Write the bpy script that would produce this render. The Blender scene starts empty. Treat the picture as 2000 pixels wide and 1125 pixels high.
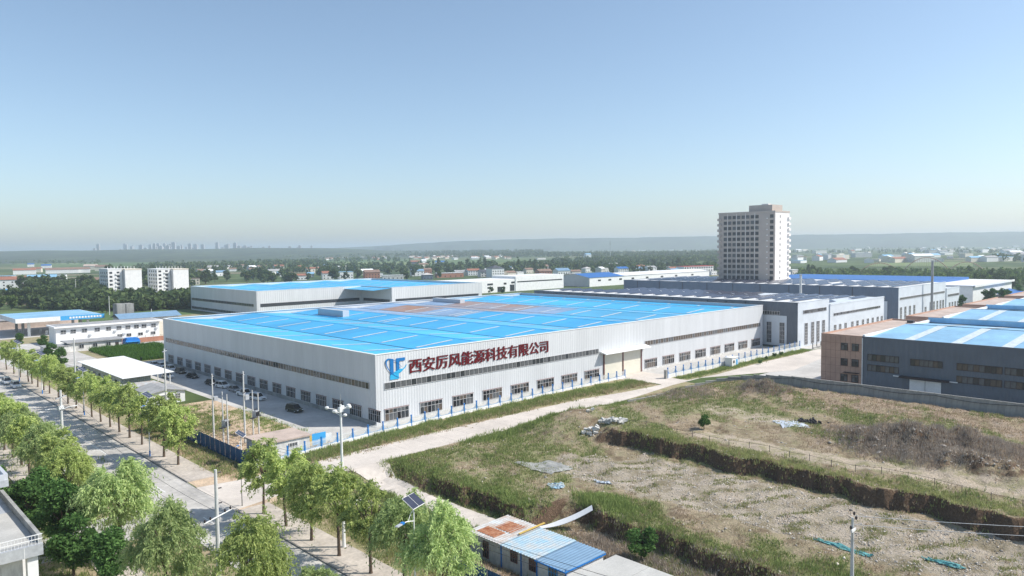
import bpy, math, random
import numpy as np
from mathutils import Matrix, Vector

# ------------------------------------------------------------------ camera
SC = bpy.context.scene
COL = SC.collection
FPX, PITCH, ROLL, CAMZ = 1442.45, 0.0546, 0.0120, 36.0
cam = bpy.data.cameras.new('camera'); cam.sensor_width = 36; cam.lens = 36 * FPX / 2000
cam.clip_start = 0.5; cam.clip_end = 60000
camo = bpy.data.objects.new('camera', cam); COL.objects.link(camo)
camo.matrix_world = Matrix.Translation((0, 0, CAMZ)) @ Matrix.Rotation(math.pi / 2 - PITCH, 4, 'X') @ Matrix.Rotation(-ROLL, 4, 'Z')
SC.camera = camo

# ------------------------------------------------------------------ light
SUN_EL = math.radians(45.0)
world = bpy.data.worlds.new('World'); SC.world = world; world.use_nodes = True
wn = world.node_tree
bg = wn.nodes['Background']; sky = wn.nodes.new('ShaderNodeTexSky')
sky.sky_type = 'NISHITA'; sky.sun_disc = False; sky.sun_elevation = SUN_EL; sky.sun_rotation = math.radians(90)
sky.altitude = 400; sky.air_density = 1.0; sky.dust_density = 1.2; sky.ozone_density = 3.4
hs_ = wn.nodes.new('ShaderNodeHueSaturation'); hs_.inputs['Saturation'].default_value = 0.90; hs_.inputs['Hue'].default_value = 0.493
wn.links.new(sky.outputs[0], hs_.inputs['Color']); wn.links.new(hs_.outputs[0], bg.inputs[0]); bg.inputs[1].default_value = 0.145
sun = bpy.data.lights.new('sun', 'SUN'); sun.energy = 4.7; sun.angle = math.radians(0.53); sun.color = (1.0, 0.95, 0.87)
suno = bpy.data.objects.new('sun', sun); COL.objects.link(suno); suno.rotation_euler = (0, math.pi / 2 - SUN_EL, 0)
SC.view_settings.view_transform = 'Standard'; SC.view_settings.look = 'None'
SC.view_settings.exposure = 0.19; SC.view_settings.gamma = 1; SC.view_settings.use_curve_mapping = False
SC.cycles.max_bounces = 6; SC.cycles.diffuse_bounces = 3; SC.cycles.glossy_bounces = 2
SC.cycles.transparent_max_bounces = 6; SC.cycles.volume_bounces = 1; SC.cycles.transmission_bounces = 2

# ------------------------------------------------------------------ site grid: a runs along the lit wall, b along the shaded wall
CX, CY, TH = -27.8826, 148.7669, 0.7652
UX, UY = math.cos(TH), math.sin(TH)
def W(a, b, z=0.0): return (CX + a * UX - b * UY, CY + a * UY + b * UX, z)
def at(px, py, z=0.0):
    dx, dy = px - 1000, py - 562.5
    cr, sr = math.cos(ROLL), math.sin(ROLL)
    x = dx * cr - dy * sr; y = dx * sr + dy * cr
    X = x / FPX; up = -y / FPX
    c, s = math.cos(PITCH), math.sin(PITCH)
    Y = c + up * s; Z = -s + up * c
    t = (z - CAMZ) / Z
    return X * t, Y * t
def ab_of(x, y):
    dx, dy = x - CX, y - CY
    return dx * UX + dy * UY, -dx * UY + dy * UX
def atab(px, py, z=0.0): return ab_of(*at(px, py, z))
R = random.Random(7)
NP = np.random.default_rng(11)

# ------------------------------------------------------------------ materials
MATS = {}
def mat(name, col, rough=0.8, var=0.12, scale=0.5, metal=0.0, bump=0.0, bscale=20.0, col2=None, spec=0.3, stretch=None, detail=4.0, fine=0.0, fscale=30.0, island=0.0):
    m = bpy.data.materials.new(name); m.use_nodes = True
    t = m.node_tree; n = t.nodes; l = t.links
    p = n['Principled BSDF']; p.inputs['Roughness'].default_value = rough; p.inputs['Metallic'].default_value = metal
    p.inputs['Specular IOR Level'].default_value = spec
    tc = n.new('ShaderNodeTexCoord'); mp = n.new('ShaderNodeMapping'); l.new(tc.outputs['Object'], mp.inputs[0])
    if stretch: mp.inputs['Scale'].default_value = stretch
    nz = n.new('ShaderNodeTexNoise'); nz.inputs['Scale'].default_value = scale; nz.inputs['Detail'].default_value = detail
    nz.inputs['Roughness'].default_value = 0.62
    l.new(mp.outputs[0], nz.inputs['Vector'])
    c2 = col2 if col2 else tuple(c * (1 - var * 2.2) for c in col)
    c1 = col if col2 else tuple(min(1, c * (1 + var)) for c in col)
    r = n.new('ShaderNodeValToRGB'); r.color_ramp.elements[0].position = 0.34; r.color_ramp.elements[1].position = 0.66
    r.color_ramp.elements[0].color = (*c2, 1); r.color_ramp.elements[1].color = (*c1, 1)
    l.new(nz.outputs[0], r.inputs[0]); out = r.outputs[0]
    if fine:
        n2 = n.new('ShaderNodeTexNoise'); n2.inputs['Scale'].default_value = fscale; n2.inputs['Detail'].default_value = 3
        l.new(mp.outputs[0], n2.inputs['Vector'])
        mr = n.new('ShaderNodeMapRange'); mr.inputs[1].default_value = .3; mr.inputs[2].default_value = .7
        mr.inputs[3].default_value = 1 - fine; mr.inputs[4].default_value = 1 + fine
        l.new(n2.outputs[0], mr.inputs[0])
        mx = n.new('ShaderNodeVectorMath'); mx.operation = 'SCALE'; l.new(out, mx.inputs[0]); l.new(mr.outputs[0], mx.inputs['Scale']); out = mx.outputs[0]
    if island:
        ge = n.new('ShaderNodeNewGeometry'); mr = n.new('ShaderNodeMapRange'); mr.inputs[3].default_value = 1 - island; mr.inputs[4].default_value = 1 + island
        l.new(ge.outputs['Random Per Island'], mr.inputs[0])
        mx = n.new('ShaderNodeVectorMath'); mx.operation = 'SCALE'; l.new(out, mx.inputs[0]); l.new(mr.outputs[0], mx.inputs['Scale']); out = mx.outputs[0]
    l.new(out, p.inputs['Base Color'])
    if bump:
        bn = n.new('ShaderNodeTexNoise'); bn.inputs['Scale'].default_value = bscale; bn.inputs['Detail'].default_value = 4
        l.new(mp.outputs[0], bn.inputs['Vector'])
        bp = n.new('ShaderNodeBump'); bp.inputs['Strength'].default_value = bump; bp.inputs['Distance'].default_value = 0.1
        l.new(bn.outputs[0], bp.inputs['Height']); l.new(bp.outputs[0], p.inputs['Normal'])
    MATS[name] = m
    return m
def leafmat(name, ca, cb, trans=0.35, isl=0.35):
    m = bpy.data.materials.new(name); m.use_nodes = True; t = m.node_tree; n = t.nodes; l = t.links
    n.remove(n['Principled BSDF'])
    ge = n.new('ShaderNodeNewGeometry'); r = n.new('ShaderNodeValToRGB')
    r.color_ramp.elements[0].color = (*cb, 1); r.color_ramp.elements[1].color = (*ca, 1)
    l.new(ge.outputs['Random Per Island'], r.inputs[0])
    oi = n.new('ShaderNodeObjectInfo'); mr = n.new('ShaderNodeMapRange'); mr.inputs[3].default_value = 0.8; mr.inputs[4].default_value = 1.2
    l.new(oi.outputs['Random'], mr.inputs[0])
    vm = n.new('ShaderNodeVectorMath'); vm.operation = 'SCALE'; l.new(r.outputs[0], vm.inputs[0]); l.new(mr.outputs[0], vm.inputs['Scale'])
    d = n.new('ShaderNodeBsdfDiffuse'); tr = n.new('ShaderNodeBsdfTranslucent'); mx = n.new('ShaderNodeMixShader'); mx.inputs[0].default_value = trans
    l.new(vm.outputs[0], d.inputs[0]); l.new(vm.outputs[0], tr.inputs[0]); l.new(d.outputs[0], mx.inputs[1]); l.new(tr.outputs[0], mx.inputs[2])
    l.new(mx.outputs[0], n['Material Output'].inputs[0]); MATS[name] = m
    return m
mat('white_cladding', (0.635, 0.65, 0.665), 0.45, 0.035, 0.22, spec=0.4, stretch=(1, 1, .12), fine=.025, fscale=2)
mat('shed_cladding', (0.66, 0.67, 0.69), 0.5, 0.03, 0.15, spec=0.4, stretch=(1, 1, .25))  # one even pale grey for the canopy shed walls
mat('grey_cladding', (0.52, 0.54, 0.57), 0.5, 0.03, 0.2)
mat('pale_cladding', (0.62, 0.67, 0.72), 0.5, 0.04, 0.2)
mat('dark_cladding', (0.135, 0.155, 0.185), 0.5, 0.05, 0.2)
mat('blue_grey_cladding', (0.13, 0.17, 0.23), 0.5, 0.05, 0.2)
mat('terracotta', (0.50, 0.32, 0.24), 0.7, 0.06, 0.4)
mat('terracotta_roof', (0.52, 0.42, 0.36), 0.9, 0.1, 0.3, fine=.08, fscale=3)
mat('blue_roof', (0.06, 0.46, 0.80), 0.42, 0.09, 0.06, spec=0.4, stretch=(1, .35, 1), fine=.06, fscale=.6)
mat('blue_roof_b', (0.10, 0.45, 0.74), 0.45, 0.10, 0.07, stretch=(1, .2, 1), fine=.08, fscale=.5)
mat('blue_roof_c', (0.05, 0.40, 0.74), 0.4, 0.09, 0.05, stretch=(.2, 1, 1), fine=.07, fscale=.8)
mat('deep_blue_roof', (0.025, 0.14, 0.42), 0.45, 0.06, 0.1)
mat('pale_blue_roof', (0.27, 0.50, 0.70), 0.45, 0.08, 0.1, fine=.05, fscale=.8)
mat('faded_roof', (0.26, 0.38, 0.55), 0.6, 0.1, 0.08, fine=.1, fscale=.5)
mat('rusty_roof', (0.34, 0.20, 0.14), 0.8, 0.1, 0.05, col2=(0.27, 0.31, 0.38), fine=.12, fscale=.7)
mat('skylight', (0.64, 0.70, 0.72), 0.4, 0.10, 1.0)
mat('gutter', (0.03, 0.08, 0.16), 0.5, 0.2, 0.8)
mat('solar_white_roof', (0.80, 0.80, 0.79), 0.6, 0.1, 0.2)
mat('solar_cell', (0.045, 0.05, 0.08), 0.25, 0.1, 1.0, spec=0.6)
mat('glass', (0.035, 0.04, 0.045), 0.12, 0.3, 0.5, spec=0.6)
mat('glass_grey', (0.10, 0.105, 0.11), 0.18, 0.3, 0.5, spec=0.6)
mat('glass_brown', (0.10, 0.08, 0.065), 0.2, 0.3, 0.5, spec=0.5)
mat('glass_black', (0.008, 0.008, 0.01), 0.4, 0.0, 0.5)
mat('window_frame', (0.62, 0.61, 0.61), 0.5, 0.03)
mat('brown_frame', (0.20, 0.10, 0.09), 0.6, 0.05)
mat('dark_frame', (0.05, 0.035, 0.035), 0.6, 0.05)
mat('cream_shutter', (0.74, 0.71, 0.60), 0.5, 0.03, 0.4)
mat('white_paint', (0.80, 0.80, 0.79), 0.6, 0.04, 0.5, fine=.03, fscale=3)
mat('roof_white', (0.86, 0.86, 0.86), 0.5, 0.02, 0.4)
mat('old_white_wall', (0.66, 0.65, 0.62), 0.8, 0.12, 0.8, fine=.08, fscale=5, stretch=(1, 1, .4))
mat('grey_roof', (0.36, 0.36, 0.36), 0.8, 0.1, 0.5, fine=.08, fscale=4)
mat('tile_roof', (0.34, 0.15, 0.10), 0.8, 0.15, 0.5)
mat('brown_tile_roof', (0.26, 0.17, 0.13), 0.8, 0.12, 0.5)
mat('dark_tile_roof', (0.08, 0.085, 0.10), 0.7, 0.12, 0.5)
mat('cream_wall', (0.72, 0.66, 0.56), 0.8, 0.05, 0.4)
mat('tower_wall', (0.50, 0.425, 0.37), 0.8, 0.04, 0.2)
mat('tower_trim', (0.80, 0.76, 0.73), 0.8, 0.03, 0.4)
mat('brick_wall', (0.42, 0.20, 0.13), 0.85, 0.1, 1.2, fine=.15, fscale=10)
mat('concrete', (0.50, 0.49, 0.46), 0.85, 0.07, 0.25, fine=.06, fscale=4, bump=.1)
mat('old_concrete', (0.36, 0.36, 0.34), 0.9, 0.14, 0.35, fine=.1, fscale=3, bump=.2, stretch=(1, 1, .5))
mat('pole_concrete', (0.60, 0.60, 0.58), 0.8, 0.06, 1.2)
mat('road_concrete', (0.62, 0.56, 0.50), 0.9, 0.07, 0.12, fine=.07, fscale=1.5, bump=.1)
mat('street_surface', (0.52, 0.495, 0.46), 0.9, 0.10, 0.16, fine=.12, fscale=1.2, bump=.1)
mat('yard_concrete', (0.54, 0.52, 0.49), 0.9, 0.09, 0.10, fine=.07, fscale=1.0)
mat('paving', (0.52, 0.46, 0.40), 0.9, 0.10, 0.35, fine=.12, fscale=2.5)
mat('kerb', (0.30, 0.28, 0.26), 0.9, 0.1, 1.0)
mat('road_paint', (0.75, 0.75, 0.73), 0.7, 0.05, 1.5)
mat('dirt', (0.58, 0.44, 0.31), 0.95, 0.12, 0.4, fine=.15, fscale=3, bump=.3)
mat('verge_soil', (0.22, 0.23, 0.10), 0.95, 0.1, 0.35, col2=(0.38, 0.30, 0.20), fine=.25, fscale=4, bump=.3)
mat('far_green', (0.11, 0.17, 0.055), 0.95, 0.12, 0.01, col2=(0.075, 0.125, 0.04), fine=.12, fscale=.2, stretch=(1, .3, 1))
mat('far_green_light', (0.17, 0.22, 0.08), 0.95, 0.12, 0.02, fine=.12, fscale=.15)
mat('blue_paint', (0.02, 0.19, 0.55), 0.5, 0.05)
mat('sky_blue_paint', (0.06, 0.38, 0.75), 0.5, 0.05)
mat('hoarding_blue', (0.02, 0.10, 0.26), 0.5, 0.08, 0.5)
mat('awning_blue', (0.03, 0.22, 0.62), 0.5, 0.05)
mat('sign_red', (0.13, 0.0, 0.005), 0.5, 0.1, 2.0)
mat('sign_outline', (0.62, 0.22, 0.20), 0.6, 0.05)
mat('logo_blue', (0.01, 0.17, 0.46), 0.5, 0.02)
mat('logo_cyan', (0.03, 0.42, 0.72), 0.5, 0.02)
mat('steel', (0.45, 0.46, 0.47), 0.4, 0.05, metal=.6)
mat('dark_steel', (0.06, 0.06, 0.065), 0.5, 0.05)
mat('galvanised', (0.55, 0.57, 0.6), 0.45, 0.08, 1.5, metal=.3)
mat('rust', (0.24, 0.07, 0.025), 0.85, 0.1, 1.2, col2=(0.42, 0.22, 0.13), fine=.2, fscale=8)
mat('worn_blue_roof', (0.26, 0.46, 0.60), 0.6, 0.1, 0.55, col2=(0.47, 0.47, 0.45), fine=.12, fscale=5)
mat('new_blue_roof', (0.20, 0.32, 0.45), 0.4, 0.06, 0.5)
mat('worn_white_roof', (0.55, 0.60, 0.62), 0.6, 0.1, 0.8, col2=(0.45, 0.36, 0.30), fine=.1, fscale=6)
mat('bark', (0.13, 0.095, 0.07), 0.95, 0.2, 6, bump=.5, bscale=15)
mat('car_white', (0.80, 0.80, 0.80), 0.25, 0.0, spec=.6)
mat('car_silver', (0.42, 0.43, 0.44), 0.25, 0.0, metal=.5, spec=.6)
mat('car_black', (0.02, 0.02, 0.022), 0.2, 0.0, spec=.6)
mat('car_green', (0.06, 0.065, 0.05), 0.25, 0.0, spec=.6)
mat('car_bronze', (0.20, 0.17, 0.14), 0.25, 0.0, metal=.4, spec=.6)
mat('tyre', (0.02, 0.02, 0.02), 0.8, 0.0)
mat('lamp_glass', (0.85, 0.85, 0.82), 0.2, 0.0)
mat('tail_red', (0.4, 0.01, 0.01), 0.3, 0.0)
mat('stone', (0.56, 0.51, 0.45), 0.9, 0.05, 0.4, island=.4)
mat('block', (0.58, 0.57, 0.54), 0.9, 0.1, 1.5, island=.2)
mat('ash', (0.05, 0.05, 0.055), 0.95, 0.1, 1, island=.5)
mat('net', (0.16, 0.42, 0.42), 0.8, 0.15, 1.5, fine=.3, fscale=9)
mat('insulator', (0.04, 0.03, 0.03), 0.3, 0.0)
mat('yellow_paint', (0.65, 0.45, 0.12), 0.6, 0.08)
mat('banner_red', (0.5, 0.06, 0.05), 0.6, 0.05)
mat('city_wall', (0.45, 0.45, 0.46), 0.8, 0.05, 0.02)
mat('hill', (0.06, 0.085, 0.05), 0.95, 0.2, 0.003, fine=.2, fscale=.02)
mat('coaster', (0.40, 0.26, 0.20), 0.7, 0.05)
leafmat('leaf_street', (0.64, 0.72, 0.26), (0.32, 0.42, 0.14), .45)
leafmat('leaf_willow', (0.62, 0.72, 0.32), (0.33, 0.45, 0.18), .45)
leafmat('leaf_dark', (0.15, 0.27, 0.08), (0.055, 0.12, 0.038), .33)
leafmat('leaf_far', (0.16, 0.215, 0.085), (0.05, 0.085, 0.04), .3)
leafmat('leaf_far_light', (0.17, 0.23, 0.07), (0.07, 0.12, 0.035), .25)
leafmat('grass_green', (0.35, 0.42, 0.15), (0.16, 0.22, 0.075), .35)
leafmat('grass_olive', (0.42, 0.43, 0.19), (0.24, 0.26, 0.11), .35)
leafmat('grass_dry', (0.60, 0.48, 0.33), (0.34, 0.26, 0.18), .3)
leafmat('brush_dead', (0.62, 0.54, 0.45), (0.24, 0.20, 0.17), .25)
leafmat('crop', (0.10, 0.20, 0.035), (0.04, 0.09, 0.02), .3)

# ------------------------------------------------------------------ object helpers
def tag(o, label=None, cat=None, group=None, kind=None):
    if label: o['label'] = label
    if cat: o['category'] = cat
    if group: o['group'] = group
    if kind: o['kind'] = kind
    return o
def link(name, data, parent=None, loc=(0, 0, 0), rz=0.0, scale=None):
    o = bpy.data.objects.new(name, data); COL.objects.link(o)
    o.location = loc; o.rotation_euler = (0, 0, rz)
    if scale: o.scale = scale
    if parent: o.parent = parent
    return o
def thing(name, label, cat, loc=(0, 0, 0), rz=0.0, group=None):
    return tag(link(name, None, None, loc, rz), label, cat, group)
class MB:
    def __init__(s): s.v = []; s.f = []; s.m = []; s.mats = []
    def mi(s, m):
        if m not in s.mats: s.mats.append(m)
        return s.mats.index(m)
    def poly(s, pts, m):
        i = len(s.v); s.v += [tuple(p) for p in pts]; s.f.append(tuple(range(i, i + len(pts)))); s.m.append(s.mi(m))
    def box(s, x0, x1, y0, y1, z0, z1, m):
        i = len(s.v)
        s.v += [(x0, y0, z0), (x1, y0, z0), (x1, y1, z0), (x0, y1, z0), (x0, y0, z1), (x1, y0, z1), (x1, y1, z1), (x0, y1, z1)]
        for f in ((0, 3, 2, 1), (4, 5, 6, 7), (0, 1, 5, 4), (1, 2, 6, 5), (2, 3, 7, 6), (3, 0, 4, 7)):
            s.f.append(tuple(i + k for k in f)); s.m.append(s.mi(m))
    def obox(s, c, ax, ay, az, m):      # oriented box from centre and three half-axes
        i = len(s.v); c = Vector(c); ax = Vector(ax); ay = Vector(ay); az = Vector(az)
        for k in ((-1, -1, -1), (1, -1, -1), (1, 1, -1), (-1, 1, -1), (-1, -1, 1), (1, -1, 1), (1, 1, 1), (-1, 1, 1)):
            s.v.append(tuple(c + ax * k[0] + ay * k[1] + az * k[2]))
        for f in ((0, 3, 2, 1), (4, 5, 6, 7), (0, 1, 5, 4), (1, 2, 6, 5), (2, 3, 7, 6), (3, 0, 4, 7)):
            s.f.append(tuple(i + k for k in f)); s.m.append(s.mi(m))
    def tube(s, pts, rs, n, m, cap=True):
        P = [Vector(p) for p in pts]
        if not hasattr(rs, '__len__'): rs = [rs] * len(P)
        i0 = len(s.v)
        for k, p in enumerate(P):
            d = (P[min(k + 1, len(P) - 1)] - P[max(k - 1, 0)]).normalized()
            x = d.cross(Vector((0, 0, 1)) if abs(d.z) < .95 else Vector((1, 0, 0))).normalized(); y = d.cross(x)
            for j in range(n):
                t = 2 * math.pi * j / n; s.v.append(tuple(p + (x * math.cos(t) + y * math.sin(t)) * rs[k]))
        for k in range(len(P) - 1):
            for j in range(n):
                a = i0 + k * n + j; b = i0 + k * n + (j + 1) % n
                s.f.append((a, b, b + n, a + n)); s.m.append(s.mi(m))
        if cap:
            s.f.append(tuple(i0 + j for j in range(n))); s.m.append(s.mi(m))
            k = i0 + (len(P) - 1) * n; s.f.append(tuple(k + n - 1 - j for j in range(n))); s.m.append(s.mi(m))
    def prism(s, poly, y0, y1, m):      # outline in x,z pushed along y
        i = len(s.v); n = len(poly)
        s.v += [(x, y0, z) for x, z in poly] + [(x, y1, z) for x, z in poly]
        s.f.append(tuple(i + k for k in range(n))); s.f.append(tuple(i + 2 * n - 1 - k for k in range(n))); s.m += [s.mi(m)] * 2
        for k in range(n):
            j = (k + 1) % n; s.f.append((i + k, i + n + k, i + n + j, i + j)); s.m.append(s.mi(m))
    def mesh(s, name):
        me = bpy.data.meshes.new(name); me.from_pydata(s.v, [], s.f)
        for m in s.mats: me.materials.append(MATS[m])
        me.polygons.foreach_set('material_index', s.m); me.update()
        return me
    def build(s, name, parent=None, loc=(0, 0, 0), rz=0.0): return link(name, s.mesh(name), parent, loc, rz)
_unit = {}
def ubox(m):
    if m not in _unit:
        b = MB(); b.box(-.5, .5, -.5, .5, -.5, .5, m); _unit[m] = b.mesh('block_' + m)
    return _unit[m]
def box(parent, name, x0, x1, y0, y1, z0, z1, m):
    b = MB(); b.box(x0, x1, y0, y1, z0, z1, m); return b.build(name, parent)
def sbox(parent, name, x0, x1, y0, y1, z0, z1, m):      # small piece that shares the unit block mesh
    return link(name, ubox(m), parent, ((x0 + x1) / 2, (y0 + y1) / 2, (z0 + z1) / 2), 0, (x1 - x0, y1 - y0, z1 - z0))
def npmesh(name, V, F, m, attr=None):
    V = np.asarray(V, np.float32); F = np.asarray(F, np.int32); k = F.shape[1]
    me = bpy.data.meshes.new(name); me.vertices.add(len(V)); me.vertices.foreach_set('co', V.ravel())
    me.loops.add(F.size); me.loops.foreach_set('vertex_index', F.ravel())
    me.polygons.add(len(F)); me.polygons.foreach_set('loop_start', np.arange(0, F.size, k, dtype=np.int32))
    me.polygons.foreach_set('loop_total', np.full(len(F), k, np.int32))
    for mm in ([m] if isinstance(m, str) else m): me.materials.append(MATS[mm])
    me.update(calc_edges=True); return me

# windows: frame mesh is shared, every pane is a sub-part
_frames = {}
def frame_mesh(w, h, nx, rows, fm, t=0.07, d=0.10):
    key = (round(w, 2), round(h, 2), nx, tuple(rows), fm, t)
    if key not in _frames:
        b = MB()
        b.box(0, t, -d, 0, 0, h, fm); b.box(w - t, w, -d, 0, 0, h, fm)
        b.box(t, w - t, -d, 0, 0, t, fm); b.box(t, w - t, -d, 0, h - t, h, fm)
        for i in range(1, nx): x = w * i / nx; b.box(x - t / 2, x + t / 2, -d + .01, 0, t, h - t, fm)
        for r in rows: b.box(t, w - t, -d + .02, 0, h * r - t / 2, h * r + t / 2, fm)
        _frames[key] = b.mesh('window_frame')
    return _frames[key]
def window(parent, name, x, y, z, rz, w, h, nx=2, rows=(), fm='window_frame', glass=('glass',), panes=True, t=0.07, label=None, rg=R):
    o = link(name, frame_mesh(w, h, nx, rows, fm, t), parent, (x, y, z), rz)
    if label: o['label'] = label
    zs = [0] + [h * r for r in rows] + [h]
    if panes:
        for i in range(nx):
            for k in range(len(zs) - 1):
                sbox(o, 'pane', w * i / nx + t / 2, w * (i + 1) / nx - t / 2, -.05, -.005, zs[k] + t / 2, zs[k + 1] - t / 2, rg.choice(glass))
    else:
        sbox(o, 'pane', t / 2, w - t / 2, -.05, -.005, t / 2, h - t / 2, rg.choice(glass))
    return o
def ribbed(parent, name, p0, p1, z0, z1, m, pitch=.6, depth=.05):      # profiled metal wall sheet from p0 to p1, ribs standing out to the right of the walk
    p0 = Vector((*p0, 0)); p1 = Vector((*p1, 0)); L = (p1 - p0).length; d = (p1 - p0) / L; nrm = Vector((d.y, -d.x, 0))
    n = max(1, int(L / pitch)); q = L / n; pts = []
    for i in range(n):
        s = i * q
        pts += [(s, 0), (s + q * .62, 0), (s + q * .72, depth), (s + q * .9, depth)]
    pts.append((L, 0)); V = []; F = []
    for s, o in pts:
        P = p0 + d * s + nrm * o; V += [(P.x, P.y, z0), (P.x, P.y, z1)]
    for i in range(len(pts) - 1): F.append((2 * i, 2 * i + 2, 2 * i + 3, 2 * i + 1))
    return link(name, npmesh(name, V, F, m), parent)

mat('plateau', (0.075, 0.10, 0.045), 0.95, 0.1, 0.02, col2=(0.02, 0.035, 0.02), fine=.25, fscale=.08, stretch=(.5, .15, 1))
# ------------------------------------------------------------------ ground
HA0, HA1, HB0, HB1 = -30.0, 84.0, -150.0, -21.5           # the rough field is its own relief; the sheet is open there
def quad(mb, a0, a1, b0, b1, z, m): mb.poly([W(a0, b0, z), W(a1, b0, z), W(a1, b1, z), W(a0, b1, z)], m)
def sheet(name, a0, a1, b0, b1, z, m, kind='structure'):
    mb = MB(); quad(mb, a0, a1, b0, b1, z, m); return tag(mb.build(name), kind=kind)
G = MB(); BIG = 24000.0
def ground_material():
    m = bpy.data.materials.new('ground'); m.use_nodes = True; t = m.node_tree; n = t.nodes; l = t.links; p = n['Principled BSDF']
    p.inputs['Roughness'].default_value = 1; p.inputs['Specular IOR Level'].default_value = .1
    tc = n.new('ShaderNodeTexCoord')
    vo = n.new('ShaderNodeTexVoronoi'); vo.inputs['Scale'].default_value = 1
    mp = n.new('ShaderNodeMapping'); mp.inputs['Rotation'].default_value = (0, 0, 0.35); mp.inputs['Scale'].default_value = (1 / 260, 1 / 90, 1)
    l.new(tc.outputs['Object'], mp.inputs[0]); l.new(mp.outputs[0], vo.inputs['Vector'])
    r = n.new('ShaderNodeValToRGB'); r.color_ramp.interpolation = 'CONSTANT'
    cols = [(0, (.075, .11, .042)), (.22, (.10, .14, .055)), (.42, (.055, .085, .035)), (.62, (.13, .155, .075)), (.8, (.085, .12, .045)), (.93, (.22, .20, .13))]
    e = r.color_ramp.elements; e[0].position = 0; e[0].color = (*cols[0][1], 1); e[1].position = cols[1][0]; e[1].color = (*cols[1][1], 1)
    for pos, c in cols[2:]: q = e.new(pos); q.color = (*c, 1)
    sx = n.new('ShaderNodeSeparateColor'); l.new(vo.outputs['Color'], sx.inputs[0]); l.new(sx.outputs[0], r.inputs[0])
    nz = n.new('ShaderNodeTexNoise'); nz.inputs['Scale'].default_value = .05; nz.inputs['Detail'].default_value = 8; l.new(tc.outputs['Object'], nz.inputs['Vector'])
    mr = n.new('ShaderNodeMapRange'); mr.inputs[1].default_value = .3; mr.inputs[2].default_value = .7; mr.inputs[3].default_value = .6; mr.inputs[4].default_value = 1.4
    l.new(nz.outputs[0], mr.inputs[0])
    vm = n.new('ShaderNodeVectorMath'); vm.operation = 'SCALE'; l.new(r.outputs[0], vm.inputs[0]); l.new(mr.outputs[0], vm.inputs['Scale'])
    l.new(vm.outputs[0], p.inputs['Base Color']); MATS['ground'] = m
ground_material()
for (a0, a1, b0, b1) in ((-BIG, HA0, -BIG, BIG), (HA1, BIG, -BIG, BIG), (HA0, HA1, -BIG, HB0), (HA0, HA1, HB1, BIG)):
    quad(G, a0, a1, b0, b1, -0.004, 'ground')
tag(G.build('ground'), kind='structure')

# streets, roads, yards: every sheet 4 mm above the one below
sheet('street', -49, -41.2, -220, 420, 0.008, 'street_surface')
sheet('street', -120, -49, -28, -17, 0.004, 'street_surface')
def strip_mesh(name, pts, m, z=0.0, kind='structure'):      # pts: list of (a, b_near, b_far)
    mb = MB()
    for (p, q) in zip(pts[:-1], pts[1:]): mb.poly([W(p[0], p[1], z), W(q[0], q[1], z), W(q[0], q[2], z), W(p[0], p[2], z)], m)
    return tag(mb.build(name), kind=kind)
strip_mesh('road', [(-41.2, -27, -13), (-34, -25.5, -14.2), (-26, -23.5, -14), (-20, -22.5, -13.6), (-12, -21.8, -13.2), (0, -21.6, -12.8), (24, -21.6, -12.6), (48, -21.6, -12.8), (62, -20.5, -15.2), (72, -19.3, -16), (78, -18.6, -16), (92, -18.3, -16), (120, -31, -17), (150, -27, -17.5), (250, -27, -17.5)], 'road_concrete', 0.012)
strip_mesh('driveway', [(77, -15.99, 0), (80, -15.99, 0), (86, -15.99, 0), (89.5, -15.99, 0)], 'road_concrete', 0.012)
sheet('yard', 0, 162, -12.0, 0, 0.002, 'yard_concrete')
sheet('yard', -12.5, 0, -8, 128, 0.004, 'yard_concrete')
sheet('yard', 84.5, 164, -13, -12, 0.002, 'yard_concrete')
sheet('yard', 0, 165, 122, 218, 0.003, 'yard_concrete')
sheet('yard', 86, 330, -160, -27.5, 0.001, 'yard_concrete')
sheet('yard', 165, 370, -17, 170, 0.002, 'yard_concrete')
sheet('yard', -36.5, 90, 128, 300, 0.004, 'yard_concrete')
sheet('dirt_lot', -30.6, -12.5, -8, 52, 0.006, 'dirt')
sheet('verge', -36.4, -31.2, -13, 128, 0.003, 'verge_soil')
sheet('verge', -36.4, -30.0, -150, -27, 0.003, 'verge_soil')
sheet('verge', -57, -49.2, -150, 300, 0.003, 'verge_soil')
strip_mesh('verge', [(-31, -14.5, -10.6), (-23, -14, -8.6), (-8, -13.6, -6.3), (8, -13, -4.9), (46, -13.2, -3.6), (62, -15.4, -3.3), (76, -16.4, -3.2)], 'verge_soil', 0.008)
strip_mesh('verge', [(86.5, -17.5, -12.2), (100, -18.6, -12.4), (125, -17.5, -13), (160, -17.8, -13.6)], 'verge_soil', 0.014)
sheet('verge', 56, 84, -21.5, -16.2, 0.006, 'verge_soil')
mb = MB()
for k in range(-22, 62): mb.box(-48.9, -41.3, k * 6 - .03, k * 6 + .03, .008, .011, 'kerb')
for k in range(4, 40): mb.box(-26 + k * 5 - .02, -26 + k * 5 + .02, -21.0 if k < 18 else -18.5, -13.4 if k < 17 else -16.3, .012, .015, 'kerb')
tag(mb.build('slab_joints', None, W(0, 0, 0), TH), kind='structure')
sheet('dirt_lot', -41, -31.1, -14, -9.4, 0.006, 'dirt')
sheet('dirt_lot', -41, -34, -27.6, -24.5, 0.006, 'dirt')
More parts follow.
